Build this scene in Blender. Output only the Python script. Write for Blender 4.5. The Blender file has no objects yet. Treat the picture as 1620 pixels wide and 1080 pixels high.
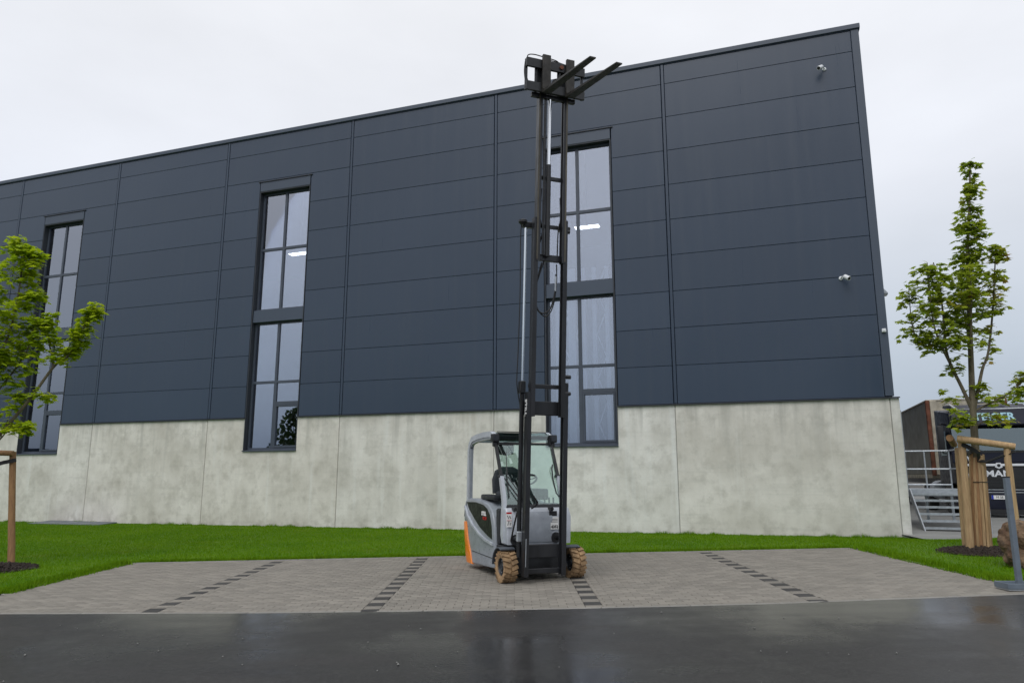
import bpy, bmesh, math, random
import numpy as np
from mathutils import Vector, Matrix, Euler
R = math.radians
SC = bpy.context.scene
COL = SC.collection
random.seed(7)
rng = np.random.default_rng(11)

# ------------------------------------------------------------------ camera, sky, sun, exposure
cam = bpy.data.cameras.new('camera')
cam.sensor_width = 36.0
cam.lens = 1145.0 / 1620.0 * 36.0
cam.clip_end = 3000
cam_ob = bpy.data.objects.new('camera', cam)
cam_ob.location = (0, 0, 1.45)
cam_ob.rotation_euler = (R(90 + 10.66), 0, 0)
COL.objects.link(cam_ob)
SC.camera = cam_ob

SUN_EL, SUN_AZ = 54.0, 204.0          # azimuth clockwise from +Y (behind the camera, a little left)
world = bpy.data.worlds.new('World')
SC.world = world
world.use_nodes = True
wn, wl = world.node_tree.nodes, world.node_tree.links
wn.clear()
w_out = wn.new('ShaderNodeOutputWorld')
w_bg = wn.new('ShaderNodeBackground')
w_bg.inputs['Strength'].default_value = 0.1
sky = wn.new('ShaderNodeTexSky')
sky.sky_type = 'NISHITA'
sky.sun_disc = False
sky.sun_elevation = R(SUN_EL)
sky.sun_rotation = R(SUN_AZ)
sky.dust_density = 3.0
tc = wn.new('ShaderNodeTexCoord')
sep = wn.new('ShaderNodeSeparateXYZ')
wl.new(tc.outputs['Generated'], sep.inputs[0])
ramp = wn.new('ShaderNodeValToRGB')     # overcast layer: greyer and bluer towards the horizon
cr = ramp.color_ramp
cr.elements[0].position = 0.0
cr.elements[0].color = (.22, .27, .36, 1)
cr.elements[1].position = 0.62
cr.elements[1].color = (.93, .945, .985, 1)
e = cr.elements.new(0.075); e.color = (.43, .50, .59, 1)
e = cr.elements.new(0.15); e.color = (.57, .64, .73, 1)
e = cr.elements.new(0.36); e.color = (.83, .86, .93, 1)
wl.new(sep.outputs['Z'], ramp.inputs[0])
cl_map = wn.new('ShaderNodeMapping')
cl_map.inputs['Scale'].default_value = (1.6, 1.6, 4.0)
wl.new(tc.outputs['Generated'], cl_map.inputs[0])
cl = wn.new('ShaderNodeTexNoise')
cl.inputs['Scale'].default_value = 1.7
cl.inputs['Detail'].default_value = 5
wl.new(cl_map.outputs[0], cl.inputs['Vector'])
clr = wn.new('ShaderNodeMapRange')
clr.inputs['From Min'].default_value = .3
clr.inputs['From Max'].default_value = .7
clr.inputs['To Min'].default_value = 9.5
clr.inputs['To Max'].default_value = 10.7
wl.new(cl.outputs['Fac'], clr.inputs['Value'])
mul = wn.new('ShaderNodeVectorMath'); mul.operation = 'SCALE'
wl.new(ramp.outputs[0], mul.inputs[0])
wl.new(clr.outputs[0], mul.inputs['Scale'])
mixw = wn.new('ShaderNodeMix'); mixw.data_type = 'RGBA'
mixw.inputs[0].default_value = 0.96
wl.new(sky.outputs[0], mixw.inputs[6])
wl.new(mul.outputs[0], mixw.inputs[7])
wl.new(mixw.outputs[2], w_bg.inputs['Color'])
wl.new(w_bg.outputs[0], w_out.inputs['Surface'])

sun = bpy.data.lights.new('sun', 'SUN')
sun.energy = 1.35
sun.angle = R(40)
sun.color = (1, .985, .96)
sun_ob = bpy.data.objects.new('sun', sun)
az, el = R(SUN_AZ), R(SUN_EL)
sdir = Vector((math.sin(az) * math.cos(el), math.cos(az) * math.cos(el), math.sin(el)))
sun_ob.rotation_euler = sdir.to_track_quat('Z', 'Y').to_euler()
sun_ob.location = (-5, -10, 20)
COL.objects.link(sun_ob)

SC.view_settings.view_transform = 'Standard'
SC.view_settings.look = 'None'
SC.view_settings.exposure = 0.0
SC.view_settings.gamma = 1.0

# ------------------------------------------------------------------ materials
def nmat(name):
    m = bpy.data.materials.new(name)
    m.use_nodes = True
    n, l = m.node_tree.nodes, m.node_tree.links
    n.clear()
    out = n.new('ShaderNodeOutputMaterial')
    p = n.new('ShaderNodeBsdfPrincipled')
    l.new(p.outputs[0], out.inputs['Surface'])
    return m, n, l, p, out

def tex(n, l, scale, detail=4, vec=None, stretch=None, coord='Object', rough=.55):
    t = n.new('ShaderNodeTexNoise')
    t.inputs['Scale'].default_value = scale
    t.inputs['Detail'].default_value = detail
    t.inputs['Roughness'].default_value = rough
    if vec is None:
        c = n.new('ShaderNodeTexCoord'); vec = c.outputs[coord]
    if stretch:
        mp = n.new('ShaderNodeMapping')
        mp.inputs['Scale'].default_value = stretch
        l.new(vec, mp.inputs[0]); vec = mp.outputs[0]
    l.new(vec, t.inputs['Vector'])
    return t

def rng_node(n, l, sock, a, b, lo=.3, hi=.7):
    r = n.new('ShaderNodeMapRange')
    r.inputs['From Min'].default_value = lo
    r.inputs['From Max'].default_value = hi
    r.inputs['To Min'].default_value = a
    r.inputs['To Max'].default_value = b
    l.new(sock, r.inputs['Value'])
    return r.outputs[0]

def mixc(n, l, fac, a, b, mode='MIX'):
    m = n.new('ShaderNodeMix'); m.data_type = 'RGBA'; m.blend_type = mode
    for sock, v in ((m.inputs[0], fac), (m.inputs[6], a), (m.inputs[7], b)):
        if isinstance(v, (int, float)): sock.default_value = v
        elif isinstance(v, tuple): sock.default_value = (*v[:3], 1)
        else: l.new(v, sock)
    return m.outputs[2]

def math_n(n, l, op, a, b):
    m = n.new('ShaderNodeMath'); m.operation = op
    for s, v in ((m.inputs[0], a), (m.inputs[1], b)):
        if isinstance(v, (int, float)): s.default_value = v
        else: l.new(v, s)
    return m.outputs[0]

def mat(name, col, rough=.5, metal=0., var=.18, scale=6., bump=0., bscale=60., spec=.5, obj_var=0., coat=0., stretch=None, rvar=.12):
    m, n, l, p, out = nmat(name)
    t = tex(n, l, scale, 5, stretch=stretch)
    lo = tuple(c * (1 - var) for c in col); hi = tuple(min(1, c * (1 + var)) for c in col)
    c = mixc(n, l, rng_node(n, l, t.outputs['Fac'], 0, 1), lo, hi)
    if obj_var:
        oi = n.new('ShaderNodeObjectInfo')
        v = rng_node(n, l, oi.outputs['Random'], 1 - obj_var, 1 + obj_var, 0, 1)
        vm = n.new('ShaderNodeVectorMath'); vm.operation = 'SCALE'
        l.new(c, vm.inputs[0]); l.new(v, vm.inputs['Scale']); c = vm.outputs[0]
    l.new(c, p.inputs['Base Color'])
    t2 = tex(n, l, scale * 2.3, 3, stretch=stretch)
    l.new(rng_node(n, l, t2.outputs['Fac'], max(.02, rough - rvar), min(1, rough + rvar)), p.inputs['Roughness'])
    p.inputs['Metallic'].default_value = metal
    p.inputs['Specular IOR Level'].default_value = spec
    if coat:
        p.inputs['Coat Weight'].default_value = coat
        p.inputs['Coat Roughness'].default_value = .15
    if bump:
        t3 = tex(n, l, bscale, 4)
        b = n.new('ShaderNodeBump'); b.inputs['Strength'].default_value = bump
        b.inputs['Distance'].default_value = .02
        l.new(t3.outputs['Fac'], b.inputs['Height']); l.new(b.outputs[0], p.inputs['Normal'])
    return m

M = {}
def cladding_mat():
    m, n, l, p, out = nmat('anthracite_cladding')
    big = tex(n, l, .22, 4); st = tex(n, l, 2.2, 5, stretch=(2.2, 1, .12)); fine = tex(n, l, 9, 5)
    c = mixc(n, l, rng_node(n, l, big.outputs['Fac'], 0, 1), (.030, .048, .080), (.036, .055, .089))
    c = mixc(n, l, rng_node(n, l, st.outputs['Fac'], 0, .16, .52, .78), c, (.07, .085, .105))
    c = mixc(n, l, rng_node(n, l, fine.outputs['Fac'], 0, .10, .5, .8), c, (.02, .03, .05))
    oi = n.new('ShaderNodeObjectInfo')
    vm = n.new('ShaderNodeVectorMath'); vm.operation = 'SCALE'
    l.new(c, vm.inputs[0]); l.new(rng_node(n, l, oi.outputs['Random'], .95, 1.05, 0, 1), vm.inputs['Scale'])
    l.new(vm.outputs[0], p.inputs['Base Color'])
    l.new(rng_node(n, l, st.outputs['Fac'], .27, .38), p.inputs['Roughness'])
    p.inputs['Specular IOR Level'].default_value = .5
    wv = tex(n, l, .9, 2, stretch=(1, 1, .6))
    b = n.new('ShaderNodeBump'); b.inputs['Strength'].default_value = .05; b.inputs['Distance'].default_value = .05
    l.new(wv.outputs['Fac'], b.inputs['Height']); l.new(b.outputs[0], p.inputs['Normal'])
    return m
M['cladding'] = cladding_mat()
M['flashing'] = mat('anthracite_flashing', (.050, .068, .100), .45, 0, .06, .6, spec=.5, rvar=.05)
M['joint'] = mat('dark_joint', (.026, .040, .064), .9, 0, .1)
M['frame'] = mat('window_frame_paint', (.055, .068, .092), .4, 0, .08, 2)
M['reveal'] = mat('window_reveal_paint', (.03, .035, .045), .6, 0, .08, 2)
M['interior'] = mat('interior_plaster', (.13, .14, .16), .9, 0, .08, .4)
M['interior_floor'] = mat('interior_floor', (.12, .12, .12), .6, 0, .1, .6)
M['rack'] = mat('rack_white_steel', (.82, .85, .88), .45, .0, .08, 3)
M['black'] = mat('black_steel', (.012, .013, .015), .42, .0, .3, 8, spec=.5, bump=.05, bscale=40)
M['rail'] = mat('mast_rail_steel', (.020, .021, .024), .38, .15, .35, 7, spec=.5, stretch=(1, 1, .15))
M['rail_edge'] = mat('greased_rail_edge', (.10, .09, .07), .35, .6, .35, 9, stretch=(1, 1, .2))
M['chrome'] = mat('polished_rod', (.80, .82, .84), .10, 1., .04, 4, rvar=.04)
M['fork'] = mat('fork_steel', (.035, .032, .028), .5, .35, .4, 9, bump=.08, bscale=30)
M['plastic'] = mat('dark_plastic', (.018, .020, .024), .5, 0, .2, 10)
M['rubber'] = mat('rubber_hose', (.010, .010, .011), .55, 0, .2, 10)
M['grey'] = mat('forklift_grey_paint', (.27, .295, .33), .36, 0, .14, 7, spec=.5, coat=.25)
M['grey_light'] = mat('forklift_light_grey_paint', (.44, .47, .515), .36, 0, .12, 7, coat=.25)
M['orange'] = mat('forklift_orange_paint', (.80, .215, .012), .35, 0, .08, 4, coat=.3)
M['panel_black'] = mat('gloss_black_panel', (.006, .009, .007), .45, 0, .2, 6, spec=.25)
M['tyre'] = mat('tan_solid_tyre', (.28, .18, .095), .9, 0, .5, 9, bump=.25, bscale=40)
M['rim'] = mat('dark_rim', (.035, .04, .048), .45, .4, .2, 9)
M['seat'] = mat('seat_fabric', (.035, .040, .046), .85, 0, .2, 30, bump=.1, bscale=200)
M['white'] = mat('white_print', (.75, .75, .74), .5, 0, .04, 5)
M['red'] = mat('red_print', (.42, .012, .012), .5, 0, .1, 5)
M['ink'] = mat('black_print', (.015, .015, .017), .5, 0, .1, 5)
M['amber'] = mat('amber_lens', (.5, .12, .01), .25, 0, .1, 5)
M['galv'] = mat('galvanised_steel', (.42, .45, .48), .42, .55, .16, 9, bump=.04, bscale=30)
M['steel_post'] = mat('grey_blue_painted_post', (.135, .165, .20), .45, .1, .14, 7, bump=.05, bscale=30)
M['cam_white'] = mat('camera_white_plastic', (.72, .74, .76), .35, 0, .03, 5)
M['mulch'] = mat('bark_mulch', (.022, .014, .010), .9, 0, .5, 30, bump=.6, bscale=40, obj_var=.3)
M['truck_navy'] = mat('truck_navy_paint', (.010, .012, .026), .42, 0, .15, 3, spec=.3)
M['truck_black'] = mat('truck_black_plastic', (.012, .012, .014), .45, 0, .2, 6)
M['truck_white'] = mat('truck_white_trim', (.70, .72, .76), .3, 0, .04, 6)
M['sign_blue'] = mat('visor_lettering', (.30, .52, .62), .4, 0, .05, 6)
M['tarp'] = mat('grey_green_tarpaulin', (.22, .215, .185), .6, 0, .18, 1.2, bump=.1, bscale=4)
M['rust'] = mat('rusty_steel', (.16, .062, .036), .85, .1, .55, 5, bump=.3, bscale=25)
M['cream'] = mat('weathered_cream_paint', (.42, .38, .30), .6, 0, .3, 4, bump=.1)
M['concrete_yard'] = mat('yard_concrete', (.20, .20, .19), .8, 0, .14, .8, bump=.1, bscale=30)
M['gravel'] = mat('grey_soil', (.06, .055, .045), .95, 0, .3, 1.0, bump=.3, bscale=10)
M['soil'] = mat('edge_soil', (.05, .038, .026), .95, 0, .4, 12, bump=.4)
M['kerb'] = mat('concrete_edging', (.225, .215, .195), .75, 0, .14, 5, bump=.15, obj_var=.08)
M['bark'] = mat('young_bark', (.125, .105, .068), .85, 0, .35, 14, bump=.4, bscale=50, stretch=(1, 1, .3))
M['hatch'] = mat('grey_hatch_metal', (.13, .15, .17), .5, .3, .1, 4)

def wood_mat(name, col, dark):
    m, n, l, p, out = nmat(name)
    t = tex(n, l, 9, 6, stretch=(5, 5, .45))
    t2 = tex(n, l, 2.5, 3)
    c = mixc(n, l, rng_node(n, l, t.outputs['Fac'], 0, 1, .32, .68), dark, col)
    c = mixc(n, l, rng_node(n, l, t2.outputs['Fac'], 0, .35), c, tuple(x * .7 for x in col))
    oi = n.new('ShaderNodeObjectInfo')
    vm = n.new('ShaderNodeVectorMath'); vm.operation = 'SCALE'
    l.new(c, vm.inputs[0]); l.new(rng_node(n, l, oi.outputs['Random'], .8, 1.15, 0, 1), vm.inputs['Scale'])
    l.new(vm.outputs[0], p.inputs['Base Color'])
    p.inputs['Roughness'].default_value = .8
    b = n.new('ShaderNodeBump'); b.inputs['Strength'].default_value = .4; b.inputs['Distance'].default_value = .01
    l.new(t.outputs['Fac'], b.inputs['Height']); l.new(b.outputs[0], p.inputs['Normal'])
    return m
M['wood'] = wood_mat('peeled_pine', (.50, .345, .185), (.30, .185, .09))
M['wood_brown'] = wood_mat('weathered_pine', (.34, .19, .085), (.20, .105, .05))

def concrete_wall():
    m, n, l, p, out = nmat('precast_concrete')
    c0 = n.new('ShaderNodeTexCoord')
    oi = n.new('ShaderNodeObjectInfo')
    off = n.new('ShaderNodeVectorMath'); off.operation = 'SCALE'
    off.inputs[0].default_value = (37, 11, 23); l.new(oi.outputs['Random'], off.inputs['Scale'])
    add = n.new('ShaderNodeVectorMath'); add.operation = 'ADD'
    l.new(c0.outputs['Object'], add.inputs[0]); l.new(off.outputs[0], add.inputs[1])
    v = add.outputs[0]
    big = tex(n, l, .75, 6, vec=v, rough=.62)
    mid = tex(n, l, 3.2, 6, vec=v, rough=.65)
    streak = tex(n, l, 2.6, 5, vec=v, stretch=(1.5, 1, .10))
    lines = tex(n, l, 5.0, 3, vec=v, stretch=(.12, 1, 2.4))
    fine = tex(n, l, 60, 3, vec=v)
    c = mixc(n, l, rng_node(n, l, big.outputs['Fac'], 0, 1, .33, .66), (.56, .53, .48), (.80, .77, .725))
    c = mixc(n, l, rng_node(n, l, mid.outputs['Fac'], 0, .62, .48, .76), c, (.40, .38, .335))
    c = mixc(n, l, rng_node(n, l, streak.outputs['Fac'], 0, .38, .54, .74), c, (.50, .485, .45))
    c = mixc(n, l, rng_node(n, l, streak.outputs['Fac'], .5, 0, .26, .42), c, (.80, .80, .785))
    c = mixc(n, l, rng_node(n, l, lines.outputs['Fac'], 0, .22, .55, .75), c, (.43, .43, .40))
    c = mixc(n, l, rng_node(n, l, fine.outputs['Fac'], 0, .22, .5, .8), c, (.42, .42, .39))
    vm = n.new('ShaderNodeVectorMath'); vm.operation = 'SCALE'
    l.new(c, vm.inputs[0]); l.new(rng_node(n, l, oi.outputs['Random'], .90, 1.0, 0, 1), vm.inputs['Scale'])
    cA = mixc(n, l, rng_node(n, l, oi.outputs['Random'], 0, 1, 0, 1), (1.0, .985, .95), (.96, .985, 1.0))
    cm = n.new('ShaderNodeVectorMath'); cm.operation = 'MULTIPLY'
    l.new(vm.outputs[0], cm.inputs[0]); l.new(cA, cm.inputs[1])
    sz_ = n.new('ShaderNodeSeparateXYZ'); l.new(c0.outputs['Object'], sz_.inputs[0])
    drip = math_n(n, l, 'MULTIPLY', rng_node(n, l, sz_.outputs['Z'], 0, 1, 1.9, 3.3), rng_node(n, l, streak.outputs['Fac'], 0, .5, .48, .64))
    cD = mixc(n, l, drip, cm.outputs[0], (.36, .355, .325))
    splash = math_n(n, l, 'MULTIPLY', rng_node(n, l, sz_.outputs['Z'], 1, 0, -.05, .42), rng_node(n, l, mid.outputs['Fac'], .05, .45, .4, .66))
    cD = mixc(n, l, splash, cD, (.27, .245, .19))
    # pores
    vo = n.new('ShaderNodeTexVoronoi'); vo.inputs['Scale'].default_value = 7.5
    l.new(v, vo.inputs['Vector'])
    c = mixc(n, l, rng_node(n, l, vo.outputs['Distance'], .6, 0, .03, .07), cD, (.26, .26, .24))
    l.new(c, p.inputs['Base Color'])
    p.inputs['Roughness'].default_value = .78
    p.inputs['Specular IOR Level'].default_value = .35
    b = n.new('ShaderNodeBump'); b.inputs['Strength'].default_value = .12; b.inputs['Distance'].default_value = .02
    l.new(mid.outputs['Fac'], b.inputs['Height']); l.new(b.outputs[0], p.inputs['Normal'])
    return m
M['concrete'] = concrete_wall()

def asphalt():
    m, n, l, p, out = nmat('wet_asphalt')
    big = tex(n, l, .35, 5, stretch=(1, .8, 1))
    mid = tex(n, l, 1.6, 5, stretch=(.35, 1.3, 1))
    fine = tex(n, l, 120, 3)
    grit = tex(n, l, 38, 4)
    c = mixc(n, l, rng_node(n, l, fine.outputs['Fac'], 0, 1, .35, .7), (.020, .020, .020), (.058, .056, .054))
    c = mixc(n, l, rng_node(n, l, big.outputs['Fac'], .0, .45), c, (.018, .018, .019))
    c = mixc(n, l, rng_node(n, l, mid.outputs['Fac'], 0, .4, .5, .75), c, (.060, .058, .055))
    agg = tex(n, l, 26, 6, rough=.75)
    c = mixc(n, l, rng_node(n, l, agg.outputs['Fac'], 0, .6, .52, .72), c, (.085, .084, .082))
    c = mixc(n, l, rng_node(n, l, agg.outputs['Fac'], .6, 0, .28, .46), c, (.010, .010, .011))
    vo = n.new('ShaderNodeTexVoronoi'); vo.inputs['Scale'].default_value = 5.0
    cc = n.new('ShaderNodeTexCoord'); l.new(cc.outputs['Object'], vo.inputs['Vector'])
    c = mixc(n, l, rng_node(n, l, vo.outputs['Distance'], .9, 0, .015, .035), c, (.16, .155, .14))
    l.new(c, p.inputs['Base Color'])
    r = math_n(n, l, 'ADD', rng_node(n, l, big.outputs['Fac'], .40, .12, .42, .56), rng_node(n, l, mid.outputs['Fac'], -.05, .12))
    l.new(r, p.inputs['Roughness'])
    p.inputs['Specular IOR Level'].default_value = .22
    b = n.new('ShaderNodeBump'); b.inputs['Strength'].default_value = .16; b.inputs['Distance'].default_value = .006
    l.new(grit.outputs['Fac'], b.inputs['Height']); l.new(b.outputs[0], p.inputs['Normal'])
    return m
M['asphalt'] = asphalt()

def paver_mat(name, base, attr):
    m, n, l, p, out = nmat(name)
    if attr:
        a = n.new('ShaderNodeAttribute'); a.attribute_name = 'tone'; rnd = a.outputs['Fac']
    else:
        a = n.new('ShaderNodeObjectInfo'); rnd = a.outputs['Random']
    g = n.new('ShaderNodeNewGeometry')
    big = tex(n, l, .45, 4, vec=g.outputs['Position'])
    mid = tex(n, l, 1.7, 5, vec=g.outputs['Position'], stretch=(1, 1.6, 1))
    fine = tex(n, l, 70, 3, vec=g.outputs['Position'])
    lo = tuple(x * .80 for x in base); hi = tuple(x * 1.16 for x in base)
    c = mixc(n, l, rnd, lo, hi)
    c = mixc(n, l, rng_node(n, l, big.outputs['Fac'], 0, .30), c, tuple(x * .72 for x in base))
    c = mixc(n, l, rng_node(n, l, mid.outputs['Fac'], 0, .35, .5, .75), c, tuple(x * .62 for x in base))
    c = mixc(n, l, rng_node(n, l, fine.outputs['Fac'], 0, .35, .45, .75), c, tuple(x * 1.3 for x in base))
    l.new(c, p.inputs['Base Color'])
    l.new(rng_node(n, l, mid.outputs['Fac'], .78, .5, .45, .75), p.inputs['Roughness'])
    b = n.new('ShaderNodeBump'); b.inputs['Strength'].default_value = .25; b.inputs['Distance'].default_value = .004
    l.new(fine.outputs['Fac'], b.inputs['Height']); l.new(b.outputs[0], p.inputs['Normal'])
    return m
PB = (.218, .200, .172)
M['paver'] = paver_mat('grey_paver', PB, False)
M['paver_attr'] = paver_mat('grey_paver_field', PB, True)
M['paver_black'] = paver_mat('black_paver', (.042, .040, .038), False)
M['sand'] = mat('joint_sand', (.135, .12, .10), .95, 0, .3, 6, bump=.3)

def grass_mat(name, blades):
    m, n, l, p, out = nmat(name)
    g = n.new('ShaderNodeNewGeometry')
    big = tex(n, l, .5, 4, vec=g.outputs['Position'])
    mid = tex(n, l, 3.5, 5, vec=g.outputs['Position'])
    c = mixc(n, l, rng_node(n, l, big.outputs['Fac'], 0, 1), (.074, .190, .002), (.130, .255, .004))
    c = mixc(n, l, rng_node(n, l, mid.outputs['Fac'], 0, .5), c, (.060, .158, .002))
    pat = tex(n, l, 1.3, 5, vec=g.outputs['Position'])
    c = mixc(n, l, rng_node(n, l, pat.outputs['Fac'], 0, .6, .55, .75), c, (.17, .235, .02))
    if blades:
        a = n.new('ShaderNodeAttribute'); a.attribute_name = 'tone'
        c = mixc(n, l, rng_node(n, l, a.outputs['Fac'], 0, .65, 0, 1), c, (.175, .305, .007))
    if not blades: c = mixc(n, l, 1.0, c, (.75, .75, .75), 'MULTIPLY')  # bare sheet darkened in its colour, standing in for the self-shadow of blades
    l.new(c, p.inputs['Base Color'])
    p.inputs['Roughness'].default_value = .62
    p.inputs['Specular IOR Level'].default_value = .10
    if blades:
        tr = n.new('ShaderNodeBsdfTranslucent'); l.new(c, tr.inputs['Color'])
        ms = n.new('ShaderNodeMixShader'); ms.inputs[0].default_value = .25
        l.new(p.outputs[0], ms.inputs[1]); l.new(tr.outputs[0], ms.inputs[2]); l.new(ms.outputs[0], out.inputs['Surface'])
    else:
        b = n.new('ShaderNodeBump'); b.inputs['Strength'].default_value = .6
        t = tex(n, l, 60, 3, vec=g.outputs['Position'])
        l.new(t.outputs['Fac'], b.inputs['Height']); l.new(b.outputs[0], p.inputs['Normal'])
    return m
M['lawn'] = grass_mat('lawn_turf', False)
M['blade'] = grass_mat('grass_blades', True)

def leaf_mat(name, a_, b_, c_):
    m, n, l, p, out = nmat(name)
    a = n.new('ShaderNodeAttribute'); a.attribute_name = 'tone'
    ramp = n.new('ShaderNodeValToRGB')
    r = ramp.color_ramp
    r.elements[0].position = 0; r.elements[0].color = (*a_, 1)
    r.elements[1].position = 1; r.elements[1].color = (*c_, 1)
    r.elements.new(.62).color = (*b_, 1)
    l.new(a.outputs['Fac'], ramp.inputs[0])
    l.new(ramp.outputs[0], p.inputs['Base Color'])
    p.inputs['Roughness'].default_value = .5
    p.inputs['Specular IOR Level'].default_value = .35
    tr = n.new('ShaderNodeBsdfTranslucent'); l.new(ramp.outputs[0], tr.inputs['Color'])
    ms = n.new('ShaderNodeMixShader'); ms.inputs[0].default_value = .5
    l.new(p.outputs[0], ms.inputs[1]); l.new(tr.outputs[0], ms.inputs[2]); l.new(ms.outputs[0], out.inputs['Surface'])
    return m
M['leaf'] = leaf_mat('maple_leaf', (.20, .30, .022), (.37, .44, .035), (.42, .22, .07))
M['leaf_bright'] = leaf_mat('bright_maple_leaf', (.22, .36, .010), (.42, .53, .016), (.50, .56, .03))
M['leaf_dark'] = leaf_mat('far_leaf', (.02, .04, .012), (.035, .06, .015), (.05, .08, .02))

def glass(name, tint, refl, trans):
    m, n, l, p, out = nmat(name)
    n.remove(p)
    gl = n.new('ShaderNodeBsdfGlossy'); gl.inputs['Color'].default_value = (*tint, 1); gl.inputs['Roughness'].default_value = .0
    tr = n.new('ShaderNodeBsdfTransparent'); tr.inputs['Color'].default_value = (*trans, 1)
    fr = n.new('ShaderNodeFresnel'); fr.inputs['IOR'].default_value = 1.5
    t = tex(n, l, .35, 2)
    b = n.new('ShaderNodeBump'); b.inputs['Strength'].default_value = .012; b.inputs['Distance'].default_value = .3
    l.new(t.outputs['Fac'], b.inputs['Height']); l.new(b.outputs[0], gl.inputs['Normal'])
    f = math_n(n, l, 'ADD', fr.outputs[0], refl)
    cl_ = n.new('ShaderNodeClamp'); l.new(f, cl_.inputs[0])
    ms = n.new('ShaderNodeMixShader'); l.new(cl_.outputs[0], ms.inputs[0])
    l.new(tr.outputs[0], ms.inputs[1]); l.new(gl.outputs[0], ms.inputs[2]); l.new(ms.outputs[0], out.inputs['Surface'])
    return m
M['glass'] = glass('coated_window_glass', (.86, .90, 1.0), .29, (.82, .86, .90))
M['cab_glass'] = glass('cab_glass', (.9, .97, .97), .10, (.76, .88, .85))
M['truck_glass'] = glass('truck_glass', (.8, .95, 1.0), .14, (.20, .26, .28))

def emit(name, col, s):
    m, n, l, p, out = nmat(name)
    n.remove(p)
    em = n.new('ShaderNodeEmission'); em.inputs[0].default_value = (*col, 1); em.inputs[1].default_value = s
    l.new(em.outputs[0], out.inputs['Surface'])
    return m
M['lamp'] = emit('lit_lamp_diffuser', (1, .98, .95), 9.0)

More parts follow.
